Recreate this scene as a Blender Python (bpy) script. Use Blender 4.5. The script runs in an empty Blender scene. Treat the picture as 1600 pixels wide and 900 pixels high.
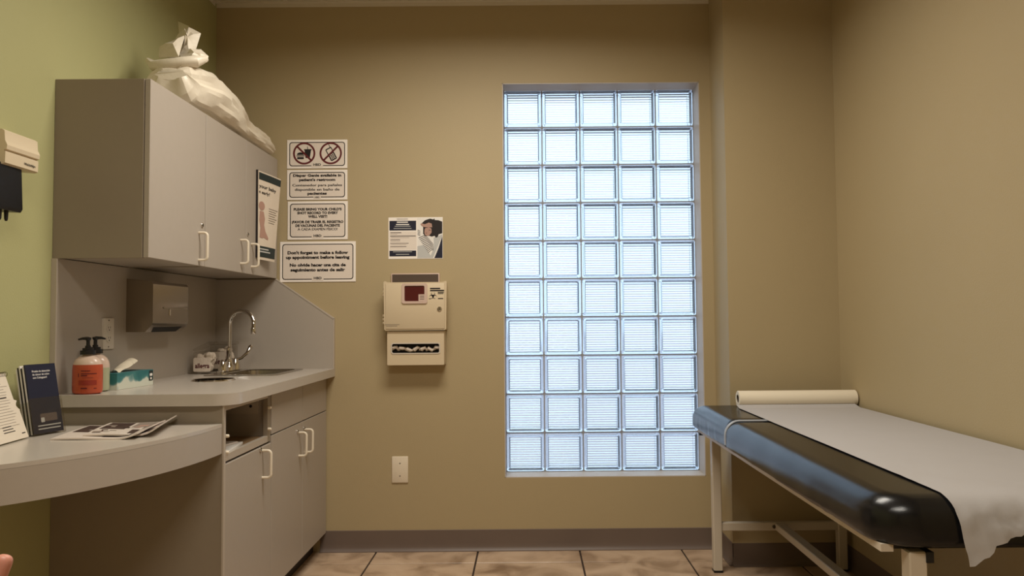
import bpy, bmesh, math, random
from mathutils import Vector, Matrix, noise
random.seed(7)
R = math.radians
PI = math.pi
scene = bpy.context.scene
col = scene.collection

# ------------------------------------------------------------------ camera
F, CX, CY, HV, ROLL, H = 1170.0, 825.0, 450.0, 500.0, -0.0085, 1.163   # photo taken as 1600x900
yc = Vector((0, -(HV - CY) / F, -1)).normalized()
zc = Vector((ROLL, 1, -(HV - CY) / F)).normalized()
xc = yc.cross(zc).normalized()
zc = xc.cross(yc).normalized()
CAM = Matrix((xc, yc, zc))                       # camera axes -> world axes
cam_data = bpy.data.cameras.new('camera')
cam = bpy.data.objects.new('camera', cam_data)
col.objects.link(cam)
cam.matrix_world = Matrix.Translation((0, 0, H)) @ CAM.to_4x4()
cam_data.sensor_fit = 'HORIZONTAL'
cam_data.sensor_width = 36.0
cam_data.lens = F * 36.0 / 1600.0
cam_data.shift_x = -(CX - 800.0) / 1600.0
cam_data.clip_start = 0.02
scene.camera = cam

def at(u, v, x=None, y=None, z=None):
    """photo pixel -> point on the plane x=, y= or z= that the thing touches"""
    d = CAM @ Vector(((u - CX) / F, -(v - CY) / F, -1))
    o = Vector((0, 0, H))
    t = (x - o.x) / d.x if x is not None else (y - o.y) / d.y if y is not None else (z - o.z) / d.z
    return o + d * t

# ------------------------------------------------------------------ light, world, exposure
vs = scene.view_settings
vs.view_transform = 'Standard'
vs.look = 'None'
vs.gamma = 1.0
vs.use_curve_mapping = False
vs.exposure = 0.0

world = bpy.data.worlds.new('overcast_sky')
scene.world = world
world.use_nodes = True
wn = world.node_tree
bg = wn.nodes['Background']
bg.inputs[0].default_value = (0.67, 0.83, 1.0, 1)      # pale even overcast sky
bg.inputs[1].default_value = 1.9

TROFFERS = [(-0.15, 2.55, 37.0), (-0.15, 0.40, 31.0)]    # recessed ceiling lights: x, y, watts
CEIL = 2.825
for i, (lx, ly, w) in enumerate(TROFFERS):
    ld = bpy.data.lights.new('troffer_light', 'AREA')
    ld.shape = 'RECTANGLE'
    ld.size, ld.size_y = 1.1, 0.5
    ld.energy = w
    ld.color = (1.0, 0.935, 0.83)
    ld.spread = R(165)
    lo = bpy.data.objects.new('troffer_light', ld)
    col.objects.link(lo)
    lo.location = (lx, ly, CEIL - 0.012)

# ------------------------------------------------------------------ materials
MATS = {}
def mat(name, rgb, rough=0.6, metal=0.0, var=0.06, scale=8.0, bump=0.0, bscale=200.0, spec=0.5, trans=0.0, rgb2=None,
        coat=0.0, sss=0.0, ior=1.45, alpha=1.0):
    m = bpy.data.materials.new(name)
    m.use_nodes = True
    nt = m.node_tree
    p = nt.nodes['Principled BSDF']
    c2 = rgb2 or tuple(c * (1 - var) for c in rgb)
    tc = nt.nodes.new('ShaderNodeTexCoord')
    nz = nt.nodes.new('ShaderNodeTexNoise')
    nz.inputs['Scale'].default_value = scale
    nz.inputs['Detail'].default_value = 4
    nt.links.new(tc.outputs['Object'], nz.inputs['Vector'])
    mx = nt.nodes.new('ShaderNodeMix')
    mx.data_type = 'RGBA'
    mx.inputs[6].default_value = (*rgb, 1)
    mx.inputs[7].default_value = (*c2, 1)
    nt.links.new(nz.outputs['Fac'], mx.inputs[0])
    nt.links.new(mx.outputs[2], p.inputs['Base Color'])
    p.inputs['Roughness'].default_value = rough
    p.inputs['Metallic'].default_value = metal
    p.inputs['Specular IOR Level'].default_value = spec
    p.inputs['Transmission Weight'].default_value = trans
    p.inputs['Coat Weight'].default_value = coat
    p.inputs['IOR'].default_value = ior
    p.inputs['Alpha'].default_value = alpha
    if sss:
        p.inputs['Subsurface Weight'].default_value = sss
        p.inputs['Subsurface Radius'].default_value = (0.01, 0.004, 0.002)
        p.inputs['Subsurface Scale'].default_value = 0.5
    if bump:
        n2 = nt.nodes.new('ShaderNodeTexNoise')
        n2.inputs['Scale'].default_value = bscale
        n2.inputs['Detail'].default_value = 3
        nt.links.new(tc.outputs['Object'], n2.inputs['Vector'])
        b = nt.nodes.new('ShaderNodeBump')
        b.inputs['Strength'].default_value = bump
        b.inputs['Distance'].default_value = 0.004
        nt.links.new(n2.outputs['Fac'], b.inputs['Height'])
        nt.links.new(b.outputs['Normal'], p.inputs['Normal'])
    MATS[name] = m
    return m

mat('tan_paint', (0.445, 0.352, 0.200), 0.55, var=0.05, scale=3, bump=0.10, bscale=160)
mat('green_paint', (0.44, 0.425, 0.205), 0.55, var=0.05, scale=3, bump=0.10, bscale=160)
mat('reveal_paint', (0.58, 0.52, 0.46), 0.45, bump=0.05)
mat('ceiling_tile', (0.62, 0.57, 0.48), 0.9, bump=0.5, bscale=120)
mat('metal_white', (0.70, 0.64, 0.54), 0.45)
mat('diffuser', (0.9, 0.87, 0.8), 0.4)
mat('grout', (0.05, 0.032, 0.022), 0.95, bump=0.4)
mat('vinyl_base', (0.17, 0.125, 0.10), 0.45, var=0.12, scale=6)
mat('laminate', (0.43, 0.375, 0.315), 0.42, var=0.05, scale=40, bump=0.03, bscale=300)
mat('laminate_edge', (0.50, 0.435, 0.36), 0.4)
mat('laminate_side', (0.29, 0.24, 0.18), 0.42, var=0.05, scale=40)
mat('counter_laminate', (0.52, 0.465, 0.40), 0.24, var=0.05, scale=60)
mat('cream_handle', (0.82, 0.73, 0.58), 0.35)
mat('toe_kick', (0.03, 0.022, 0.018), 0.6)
mat('particle_board', (0.42, 0.27, 0.13), 0.9, rgb2=(0.16, 0.09, 0.04), scale=180)
mat('chrome', (0.75, 0.72, 0.68), 0.08, 1.0, var=0.02)
mat('stainless', (0.42, 0.37, 0.31), 0.26, 1.0, var=0.10, scale=5)
mat('sink_steel', (0.45, 0.42, 0.38), 0.2, 1.0)
mat('dark_hole', (0.012, 0.010, 0.009), 0.7)
mat('black_plastic', (0.012, 0.011, 0.011), 0.35)
mat('dark_metal', (0.10, 0.08, 0.06), 0.35, 0.9)
mat('outlet_plastic', (0.62, 0.55, 0.46), 0.4)
mat('plate_plastic', (0.80, 0.70, 0.54), 0.4)
mat('beige_plastic', (0.66, 0.54, 0.365), 0.4, var=0.03)
mat('pink_bezel', (0.63, 0.47, 0.385), 0.4)
mat('red_window', (0.085, 0.011, 0.012), 0.15, coat=0.5)
mat('bracket_brown', (0.085, 0.058, 0.042), 0.5)
mat('sign_white', (0.93, 0.86, 0.78), 0.5, var=0.02)
mat('sign_face', (0.78, 0.69, 0.60), 0.5, var=0.02)
mat('ink', (0.012, 0.008, 0.008), 0.5)
mat('ink_soft', (0.12, 0.09, 0.08), 0.6)
mat('ink_red', (0.12, 0.012, 0.014), 0.5)
mat('navy', (0.011, 0.012, 0.030), 0.45)
mat('print_white', (0.84, 0.80, 0.74), 0.5)
mat('print_grey', (0.52, 0.52, 0.50), 0.5)
mat('print_skin', (0.45, 0.27, 0.21), 0.5)
mat('print_skin_dark', (0.30, 0.13, 0.10), 0.5)
mat('hair', (0.014, 0.008, 0.007), 0.5)
mat('paper', (0.80, 0.71, 0.58), 0.7)
mat('paper_exam', (0.475, 0.455, 0.45), 0.6, bump=0.15, bscale=30)
mat('paper_roll', (0.83, 0.74, 0.58), 0.6)
mat('leaflet_paper', (0.74, 0.64, 0.52), 0.5)
mat('teal_dark', (0.018, 0.030, 0.030), 0.45)
mat('bag_plastic', (0.80, 0.72, 0.58), 0.36, bump=0.35, bscale=34)
mat('vinyl_black', (0.006, 0.006, 0.0068), 0.24, spec=0.5, bump=0.05, bscale=320)
mat('frame_cream', (0.62, 0.54, 0.43), 0.4)
mat('soap_orange', (0.46, 0.085, 0.038), 0.25, sss=0.2)
mat('soap_clear', (0.66, 0.50, 0.40), 0.25)
mat('soap_green', (0.42, 0.43, 0.28), 0.25)
mat('soap_label', (0.30, 0.035, 0.02), 0.4)
mat('tissue_white', (0.78, 0.70, 0.54), 0.8)
mat('cotton', (0.70, 0.60, 0.50), 0.9, bump=0.6, bscale=60)
mat('label_red', (0.10, 0.012, 0.015), 0.5)
mat('thermo_white', (0.72, 0.60, 0.42), 0.4)
mat('skin', (0.62, 0.27, 0.19), 0.45, sss=0.15, var=0.15, scale=30)
mat('sleeve', (0.16, 0.16, 0.18), 0.9)
mat('glove', (0.62, 0.52, 0.42), 0.5)
mat('mag_dark', (0.06, 0.035, 0.03), 0.4)
mat('mag_mid', (0.30, 0.24, 0.20), 0.4)
mat('mag_white', (0.72, 0.63, 0.55), 0.35)
mat('piping', (0.40, 0.42, 0.46), 0.3)
mat('mortar', (0.34, 0.34, 0.36), 0.8, bump=0.3)
mat('outdoor_ground', (0.50, 0.42, 0.42), 0.9)
mat('concrete', (0.35, 0.30, 0.26), 0.9)

def clear_mat(name, rgb, rough, mixf):
    m = bpy.data.materials.new(name)
    m.use_nodes = True
    nt = m.node_tree
    nt.nodes.clear()
    out = nt.nodes.new('ShaderNodeOutputMaterial')
    a = nt.nodes.new('ShaderNodeBsdfTransparent')
    a.inputs[0].default_value = (*rgb, 1)
    g = nt.nodes.new('ShaderNodeBsdfGlossy')
    g.inputs[0].default_value = (0.9, 0.9, 0.9, 1)
    g.inputs['Roughness'].default_value = rough
    mx = nt.nodes.new('ShaderNodeMixShader')
    mx.inputs[0].default_value = mixf
    nt.links.new(a.outputs[0], mx.inputs[1])
    nt.links.new(g.outputs[0], mx.inputs[2])
    nt.links.new(mx.outputs[0], out.inputs[0])
    MATS[name] = m
clear_mat('clear_acrylic', (0.93, 0.92, 0.90), 0.08, 0.045)

def glass_block_mat(name, rough, tint, diffuse):
    m = bpy.data.materials.new(name)
    m.use_nodes = True
    nt = m.node_tree
    nt.nodes.clear()
    out = nt.nodes.new('ShaderNodeOutputMaterial')
    g = nt.nodes.new('ShaderNodeBsdfGlass')
    g.inputs['Color'].default_value = (*tint, 1)
    g.inputs['Roughness'].default_value = rough
    g.inputs['IOR'].default_value = 1.46
    t = nt.nodes.new('ShaderNodeBsdfTranslucent')
    t.inputs[0].default_value = (0.86, 0.93, 1.0, 1)
    mx = nt.nodes.new('ShaderNodeMixShader')
    mx.inputs[0].default_value = diffuse
    nt.links.new(g.outputs[0], mx.inputs[1])
    nt.links.new(t.outputs[0], mx.inputs[2])
    nt.links.new(mx.outputs[0], out.inputs[0])
    MATS[name] = m
glass_block_mat('block_glass', 0.11, (0.95, 0.98, 1.0), 0.10)
glass_block_mat('block_rim_glass', 0.12, (0.90, 0.95, 1.0), 0.25)

def floor_tile_mat():
    m = bpy.data.materials.new('floor_tile')
    m.use_nodes = True
    nt = m.node_tree
    p = nt.nodes['Principled BSDF']
    geo = nt.nodes.new('ShaderNodeNewGeometry')
    n1 = nt.nodes.new('ShaderNodeTexNoise'); n1.inputs['Scale'].default_value = 5.5; n1.inputs['Detail'].default_value = 8
    n1.inputs['Distortion'].default_value = 0.7
    nt.links.new(geo.outputs['Position'], n1.inputs['Vector'])
    cr = nt.nodes.new('ShaderNodeValToRGB')
    e = cr.color_ramp.elements
    e[0].position, e[0].color = 0.30, (0.27, 0.17, 0.10, 1)
    e[1].position, e[1].color = 0.72, (0.66, 0.49, 0.34, 1)
    k = e.new(0.52); k.color = (0.55, 0.39, 0.26, 1)
    nt.links.new(n1.outputs['Fac'], cr.inputs[0])
    nt.links.new(cr.outputs[0], p.inputs['Base Color'])
    p.inputs['Roughness'].default_value = 0.33
    MATS['floor_tile'] = m
floor_tile_mat()

# ------------------------------------------------------------------ mesh helpers
ORG = {}
class B:
    """collects shapes into one mesh; self.m maps the shape's own axes into the room"""
    def __init__(s, m=None):
        s.v, s.f, s.mi = [], [], []
        s.m = m or Matrix.Identity(4)
        s.k = 0
    def add(s, vs_, fs):
        b = len(s.v)
        s.v += [s.m @ Vector(v) for v in vs_]
        s.f += [[b + i for i in f] for f in fs]
        s.mi += [s.k] * len(fs)
        return s
    def bm(s, bm):
        bm.verts.index_update()
        s.add([v.co.copy() for v in bm.verts], [[v.index for v in f.verts] for f in bm.faces])
        bm.free()
        return s
    def box(s, x0, x1, y0, y1, z0, z1, bev=0.0, seg=2):
        if not bev:
            return s.add([(x0, y0, z0), (x1, y0, z0), (x1, y1, z0), (x0, y1, z0), (x0, y0, z1), (x1, y0, z1), (x1, y1, z1), (x0, y1, z1)],
                         [(0, 3, 2, 1), (4, 5, 6, 7), (0, 1, 5, 4), (1, 2, 6, 5), (2, 3, 7, 6), (3, 0, 4, 7)])
        bm = bmesh.new()
        bmesh.ops.create_cube(bm, size=1.0)
        for v in bm.verts:
            v.co = Vector(((x0 + x1) / 2 + v.co.x * (x1 - x0), (y0 + y1) / 2 + v.co.y * (y1 - y0), (z0 + z1) / 2 + v.co.z * (z1 - z0)))
        bmesh.ops.bevel(bm, geom=bm.edges[:], offset=bev, segments=seg, profile=0.5, affect='EDGES')
        return s.bm(bm)
    def prism(s, pts, z0, z1, inset=0.0):
        """polygon in xy, extruded z0..z1"""
        n = len(pts)
        vs_ = [(p[0], p[1], z0) for p in pts] + [(p[0], p[1], z1) for p in pts]
        fs = [tuple(range(n - 1, -1, -1)), tuple(range(n, 2 * n))] + [(i, (i + 1) % n, n + (i + 1) % n, n + i) for i in range(n)]
        return s.add(vs_, fs)
    def poly(s, pts, z=0.0):
        return s.add([(p[0], p[1], z) for p in pts], [tuple(range(len(pts)))])
    def ring(s, outer, inner, z0, z1):
        """closed band between two outlines of the same count, extruded"""
        n = len(outer)
        vs_ = [(p[0], p[1], z0) for p in outer] + [(p[0], p[1], z0) for p in inner] + [(p[0], p[1], z1) for p in outer] + [(p[0], p[1], z1) for p in inner]
        fs = []
        for i in range(n):
            j = (i + 1) % n
            fs += [(i, n + i, n + j, j), (2 * n + i, 2 * n + j, 3 * n + j, 3 * n + i), (i, j, 2 * n + j, 2 * n + i), (n + i, 3 * n + i, 3 * n + j, n + j)]
        return s.add(vs_, fs)
    def lathe(s, prof, n=24, cx=0, cy=0, sx=1.0, sy=1.0, cap=True):
        """profile of (radius, z) around the z axis"""
        vs_, fs = [], []
        for r, z in prof:
            for i in range(n):
                a = 2 * PI * i / n
                vs_.append((cx + r * sx * math.cos(a), cy + r * sy * math.sin(a), z))
        for k in range(len(prof) - 1):
            for i in range(n):
                j = (i + 1) % n
                fs.append((k * n + i, k * n + j, (k + 1) * n + j, (k + 1) * n + i))
        if cap:
            fs.append(tuple(range(n - 1, -1, -1)))
            fs.append(tuple((len(prof) - 1) * n + i for i in range(n)))
        return s.add(vs_, fs)
    def tube(s, pts, r, n=8, cap=True):
        pts = [Vector(p) for p in pts]
        rs = r if isinstance(r, (list, tuple)) else [r] * len(pts)
        t0 = (pts[1] - pts[0]).normalized()
        up = Vector((0, 0, 1)) if abs(t0.z) < 0.9 else Vector((1, 0, 0))
        nrm = t0.cross(up).normalized()
        vs_, fs = [], []
        for i, p in enumerate(pts):
            t = (pts[min(i + 1, len(pts) - 1)] - pts[max(i - 1, 0)]).normalized()
            nrm = (nrm - t * nrm.dot(t)).normalized()
            b = t.cross(nrm)
            for k in range(n):
                a = 2 * PI * k / n
                vs_.append(p + (nrm * math.cos(a) + b * math.sin(a)) * rs[i])
        for i in range(len(pts) - 1):
            for k in range(n):
                j = (k + 1) % n
                fs.append((i * n + k, i * n + j, (i + 1) * n + j, (i + 1) * n + k))
        if cap:
            fs.append(tuple(range(n - 1, -1, -1)))
            fs.append(tuple((len(pts) - 1) * n + i for i in range(n)))
        return s.add(vs_, fs)
    def grid(s, fn, nu, nv):
        vs_ = [fn(i / nu, j / nv) for j in range(nv + 1) for i in range(nu + 1)]
        fs = [(j * (nu + 1) + i, j * (nu + 1) + i + 1, (j + 1) * (nu + 1) + i + 1, (j + 1) * (nu + 1) + i) for j in range(nv) for i in range(nu)]
        return s.add(vs_, fs)
    def build(s, name, mats, parent=None, origin=None, smooth=True, angle=35, solid=0.0, recalc=True):
        if isinstance(mats, str):
            mats = [mats]
        if parent is not None:
            o3 = ORG[parent.name]
        elif origin is not None:
            o3 = Vector(origin)
        else:
            xs = [v.x for v in s.v]; ys = [v.y for v in s.v]; zs = [v.z for v in s.v]
            o3 = Vector(((min(xs) + max(xs)) / 2, (min(ys) + max(ys)) / 2, min(zs)))
        me = bpy.data.meshes.new(name)
        me.from_pydata([v - o3 for v in s.v], [], s.f)
        me.polygons.foreach_set('material_index', s.mi)
        for m in mats:
            me.materials.append(MATS[m])
        if recalc or solid:
            bm = bmesh.new(); bm.from_mesh(me)
            if recalc:
                bmesh.ops.recalc_face_normals(bm, faces=bm.faces[:])
            if solid:
                bmesh.ops.solidify(bm, geom=bm.faces[:], thickness=solid)
            bm.to_mesh(me); bm.free()
        if smooth:
            me.polygons.foreach_set('use_smooth', [True] * len(me.polygons))
            me.set_sharp_from_angle(angle=R(angle))
        me.update()
        o = bpy.data.objects.new(name, me)
        col.objects.link(o)
        if parent is not None:
            o.parent = parent
        else:
            o.location = o3
        ORG[o.name] = o3
        return o

def tag(o, label, cat, group=None):
    o['label'] = label
    o['category'] = cat
    if group:
        o['group'] = group
    return o
def struct(o):
    o['kind'] = 'structure'
    return o
def thing(name, loc, label=None, cat=None, group=None):
    o = bpy.data.objects.new(name, None)
    o.empty_display_size = 0.05
    col.objects.link(o)
    o.location = loc
    ORG[o.name] = Vector(loc)
    if label:
        tag(o, label, cat, group)
    return o

def rrect(x0, x1, y0, y1, r, n=5):
    pts = []
    for cx_, cy_, a0 in ((x1 - r, y0 + r, -90), (x1 - r, y1 - r, 0), (x0 + r, y1 - r, 90), (x0 + r, y0 + r, 180)):
        for i in range(n + 1):
            a = R(a0 + 90 * i / n)
            pts.append((cx_ + r * math.cos(a), cy_ + r * math.sin(a)))
    return pts
def circ(cx_, cy_, r, n=24, ry=None):
    return [(cx_ + r * math.cos(2 * PI * i / n), cy_ + (ry or r) * math.sin(2 * PI * i / n)) for i in range(n)]
def axes(o, ex, ey):
    """matrix with local x=ex, y=ey, z=ex x ey at point o"""
    ex = Vector(ex).normalized(); ey = Vector(ey)
    ez = ex.cross(ey).normalized(); ey = ez.cross(ex)
    m = Matrix((ex, ey, ez)).transposed().to_4x4()
    m.translation = Vector(o)
    return m
def back_wall(o):                  # print frame on the back wall: x right, y up, z out into the room
    return axes(o, (1, 0, 0), (0, 0, 1))

TXT = {}
def glyphs(s, bold):
    if (s, bold) in TXT:
        return TXT[(s, bold)]
    cu = bpy.data.curves.new('txt', 'FONT')
    cu.body = s
    cu.size = 1.0
    cu.offset = bold
    cu.resolution_u = 2
    ob = bpy.data.objects.new('txt', cu)
    col.objects.link(ob)
    bpy.context.view_layer.update()
    me = bpy.data.meshes.new_from_object(ob.evaluated_get(bpy.context.evaluated_depsgraph_get()))
    vs_ = [v.co.copy() for v in me.vertices]
    fs = [list(p.vertices) for p in me.polygons]
    bpy.data.objects.remove(ob); bpy.data.curves.remove(cu); bpy.data.meshes.remove(me)
    TXT[(s, bold)] = (vs_, fs)
    return vs_, fs
def text(b, s, cx_, y, width, cap, z=0.0, bold=0.018, left=False):
    """a printed line: centre (or left end) x, baseline y, width, capital height"""
    if 'ñ' in s or 'Í' in s:
        bold, thick = 0.0, (-.028, -.014, 0.0, .014, .028)
    else:
        thick = (0.0,)
    vs_, fs = glyphs(s, bold)
    x0 = min(v.x for v in vs_); x1 = max(v.x for v in vs_)
    sx = width / (x1 - x0)
    sy = cap / 0.72
    ox = cx_ if left else cx_ - width / 2
    for k_, dx_ in enumerate(thick):
        b.add([(ox + (v.x - x0 + dx_) * sx, y + v.y * sy, z + k_ * .00004) for v in vs_], fs)

# ================================================================== THE ROOM
D = 3.84            # back wall
XL, XR = -1.61, 1.483
PX, PY = 0.955, 3.57   # pier in the right-hand corner
YB = -1.3           # wall behind the camera
WX0, WX1, WZ0, WZ1 = -0.124, 0.898, 0.363, 2.392
T = 0.24

floor = struct(B().box(XL - .1, XR + .1, YB - .1, D + .1, -0.12, -0.004).build('floor', 'grout', origin=(0, 0, 0)))
GX, GY, GP, GW = -0.775, 3.646, 0.513, 0.0085
xs = [XL] + [GX + GP * k for k in range(-1, 6) if XL + .01 < GX + GP * k < XR - .01] + [XR]
ys = [YB] + [GY - GP * k for k in range(12, -1, -1) if GY - GP * k > YB + .02] + [D]
tile_mesh = {}
for i in range(len(xs) - 1):
    for j in range(len(ys) - 1):
        x0, x1, y0, y1 = xs[i] + GW / 2, xs[i + 1] - GW / 2, ys[j] + GW / 2, ys[j + 1] - GW / 2
        if x0 > PX - 0.3 and y1 > PY and x1 > PX:
            if x0 > PX:
                y1 = PY
            if y1 - y0 < .03:
                continue
        key = (round(x1 - x0, 4), round(y1 - y0, 4))
        c = Vector(((x0 + x1) / 2, (y0 + y1) / 2, 0))
        if key not in tile_mesh:
            w, h = key[0] / 2, key[1] / 2
            b = B()
            b.box(-w, w, -h, h, -0.012, 0.0, 0.0015, 1)
            o = b.build('floor_tile', 'floor_tile', origin=(0, 0, 0), smooth=False)
            tile_mesh[key] = o.data
        else:
            o = bpy.data.objects.new('floor_tile', tile_mesh[key]); col.objects.link(o)
        o.parent = floor
        o.location = c

# ceiling with lay-in tiles in a metal grid
ceiling = struct(B().box(XL - .1, XR + .1, YB - .1, D + .1, CEIL + .012, CEIL + .1).build('ceiling', 'ceiling_tile', origin=(0, 0, CEIL)))
cxs = [XL] + [-1.24 + .61 * k for k in range(5)] + [XR]
cys = [YB] + [-1.015 + .61 * k for k in range(8)] + [D]
panel_mesh = {}
for i in range(len(cxs) - 1):
    for j in range(len(cys) - 1):
        w, h = cxs[i + 1] - cxs[i] - .022, cys[j + 1] - cys[j] - .022
        if w < .05 or h < .05:
            continue
        key = (round(w, 3), round(h, 3))
        if key not in panel_mesh:
            o = B().box(-w / 2, w / 2, -h / 2, h / 2, 0.002, 0.014).build('ceiling_panel', 'ceiling_tile', origin=(0, 0, 0), smooth=False)
            panel_mesh[key] = o.data
        else:
            o = bpy.data.objects.new('ceiling_panel', panel_mesh[key]); col.objects.link(o)
        o.parent = ceiling
        o.location = ((cxs[i] + cxs[i + 1]) / 2, (cys[j] + cys[j + 1]) / 2, 0)
b = B()
for x in cxs[1:-1]:
    b.box(x - .012, x + .012, YB, D, CEIL - .002, CEIL + .012)
for y in cys[1:-1]:
    b.box(XL, XR, y - .012, y + .012, CEIL - .002, CEIL + .012)
b.build('grid_bar', 'metal_white', ceiling)
# wall angle of the ceiling grid
struct(B().box(XL, PX, D - .024, D, CEIL - .003, CEIL + .003).box(XL, PX, D - .003, D, CEIL - .022, CEIL).build('trim_1', 'metal_white'))
struct(B().box(XL, XL + .024, YB, D - .024, CEIL - .003, CEIL + .003).box(XL, XL + .003, YB, D - .024, CEIL - .022, CEIL).build('trim_2', 'metal_white'))
struct(B().box(PX - .024, XR, PY - .024, PY, CEIL - .003, CEIL + .003).box(XR - .024, XR, YB, PY, CEIL - .003, CEIL + .003).build('trim_3', 'metal_white'))

# walls
b = B()
b.box(XL - .1, WX0, D, D + T, -.1, CEIL + .1).box(WX1, XR + .1, D, D + T, -.1, CEIL + .1)
b.box(WX0, WX1, D, D + T, -.1, WZ0).box(WX0, WX1, D, D + T, WZ1, CEIL + .1)
struct(b.build('wall_back', 'tan_paint', origin=(0, D, 0), recalc=False))
struct(B().box(XL - .1, XL - .0006, YB - .1, D, -.1, CEIL + .1).build('wall_left', 'green_paint', origin=(XL, 0, 0)))
struct(B().box(XR, XR + .1, YB - .1, D, -.1, CEIL + .1).build('wall_right', 'tan_paint', origin=(XR, 0, 0)))
struct(B().box(XL, XR, YB - .1, YB, -.1, CEIL + .1).build('wall_front', 'tan_paint', origin=(0, YB, 0)))
struct(B().box(PX, XR, PY, D, -.1, CEIL + .1).build('wall_pier', 'tan_paint', origin=(PX, PY, 0)))

# vinyl cove base: profile (out from wall, z)
COVE = [(0, 0.0), (0.017, 0.0), (0.017, 0.003), (0.009, 0.009), (0.0045, 0.022), (0.003, 0.04), (0.003, 0.104), (0.0, 0.106)]
def cove(name, p0, p1, out):
    p0, p1, out = Vector(p0), Vector(p1), Vector(out)
    n = len(COVE)
    vs_ = [p0 + out * a + Vector((0, 0, z)) for a, z in COVE] + [p1 + out * a + Vector((0, 0, z)) for a, z in COVE]
    fs = [(i, (i + 1) % n, n + (i + 1) % n, n + i) for i in range(n)] + [tuple(range(n)), tuple(range(2 * n - 1, n - 1, -1))]
    return struct(B().add(vs_, fs).build(name, 'vinyl_base', angle=50))
cove('baseboard_back', (-1.06, D, 0), (PX, D, 0), (0, -1, 0))
cove('baseboard_pier', (PX - .003, PY, 0), (XR, PY, 0), (0, -1, 0))
cove('baseboard_pier_side', (PX, D, 0), (PX, PY - .003, 0), (-1, 0, 0))
cove('baseboard_right', (XR, YB, 0), (XR, PY, 0), (-1, 0, 0))
cove('baseboard_left', (XL, YB, 0), (XL, 2.54, 0), (1, 0, 0))

# recessed ceiling lights (the area lights sit in their openings)
for lx, ly, w in TROFFERS:
    t = thing('ceiling_light', (lx, ly, CEIL - .02), 'recessed ceiling troffer light over the room' if ly > 1 else 'recessed ceiling troffer light near the rear wall', 'ceiling light')
    o_, i_ = rrect(lx - .61, lx + .61, ly - .305, ly + .305, .004, 1), rrect(lx - .555, lx + .555, ly - .255, ly + .255, .004, 1)
    B().ring(o_, i_, CEIL - .016, CEIL + .004).build('frame', 'metal_white', t)
    B().box(lx - .56, lx + .56, ly - .26, ly + .26, CEIL - .009, CEIL - .004).build('diffuser', 'diffuser', t)

# ------------------------------------------------------------------ window of glass blocks
window = struct(thing('window_1', (0.387, D + .13, WZ0)))
window['label'] = 'tall window of glass blocks, five wide and ten high'
YW = 3.962                                   # front face of the blocks
BP = 0.2028
BS = 0.1965
def block_mesh():
    h, e = BS / 2, 0.0805
    dep = 0.096
    b = B()
    rings = [(h, 0.006, 0.010), (h - .003, 0.0015, 0.011), (h - .0065, 0.0, 0.011), (e + .004, 0.0, 0.007), (e + .0015, 0.0022, 0.005), (e, 0.0072, 0.0002)]
    def loops(flip):
        pr = []
        for r, d, cr in rings:
            pr.append([(p[0], p[1], (dep - d) if flip else d) for p in rrect(-r, r, -r, r, max(cr, .0003), 4)])
        return pr
    A, C = loops(False), loops(True)
    n = len(A[0])
    def strip(l0, l1):
        b.add(l0 + l1, [(i, (i + 1) % n, n + (i + 1) % n, n + i) for i in range(n)])
    b.k = 1
    for k in range(len(A) - 1):
        strip(A[k], A[k + 1]); strip(C[k], C[k + 1])
    strip(A[0], C[0])
    b.k = 0
    nr, sub = 13, 8
    N = nr * sub
    def wave(t):
        return 0.0072 - 0.0042 * math.sqrt(abs(math.sin(PI * t * nr)) + 1e-4)
    b.grid(lambda u, v: (-e + 2 * e * u, -e + 2 * e * v, wave(v)), 1, N)
    b.grid(lambda u, v: (-e + 2 * e * u, -e + 2 * e * v, dep - 0.0072 + 0.0007 * math.cos(2 * PI * u * nr)), N, 1)
    # local z runs away from the room; turn so that local y is up and z points outdoors
    m = Matrix(((1, 0, 0), (0, 0, 1), (0, 1, 0))).to_4x4()
    b.v = [m @ v for v in b.v]
    return b
bb = block_mesh()
me0 = None
for r in range(10):
    for c in range(5):
        x = WX0 + 0.004 + BP * (c + .5); z = WZ0 + 0.004 + BP * (r + .5)
        if me0 is None:
            o = bb.build('glass_block', ['block_glass', 'block_rim_glass'], origin=(0, 0, 0), angle=50, recalc=False)
            me0 = o.data
            bm = bmesh.new(); bm.from_mesh(me0)
            bmesh.ops.remove_doubles(bm, verts=bm.verts[:], dist=0.0004)
            bmesh.ops.recalc_face_normals(bm, faces=bm.faces[:])
            bm.to_mesh(me0); bm.free()
        else:
            o = bpy.data.objects.new('glass_block', me0); col.objects.link(o)
        o.parent = window
        o.location = Vector((x, YW, z)) - ORG['window_1']
b = B()
j = (BP - BS) / 2 + .0006
for r in range(11):
    z = WZ0 + .004 + BP * r
    b.box(WX0, WX1, YW + .008, YW + .088, max(z - j, WZ0), min(z + j, WZ1))
for c in range(6):
    x = WX0 + .004 + BP * c
    for r in range(10):
        z = WZ0 + .004 + BP * r
        b.box(max(x - j, WX0), min(x + j, WX1), YW + .008, YW + .088, z + j, z + BP - j)
b.build('mortar_joint', 'mortar', window)
b = B()
t_ = .004
b.box(WX0, WX0 + t_, D + .001, YW + .02, WZ0, WZ1).box(WX1 - t_, WX1, D + .001, YW + .02, WZ0, WZ1)
b.box(WX0, WX1, D + .001, YW + .02, WZ1 - t_, WZ1).box(WX0, WX1, D + .001, YW + .02, WZ0, WZ0 + t_)
b.build('window_reveal', 'reveal_paint', window)

# the ground outdoors
struct(B().box(-30, 30, D + T + .02, 60, -.6, -.25).build('ground_outdoors', 'outdoor_ground', origin=(0, 10, -.25)))

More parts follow.
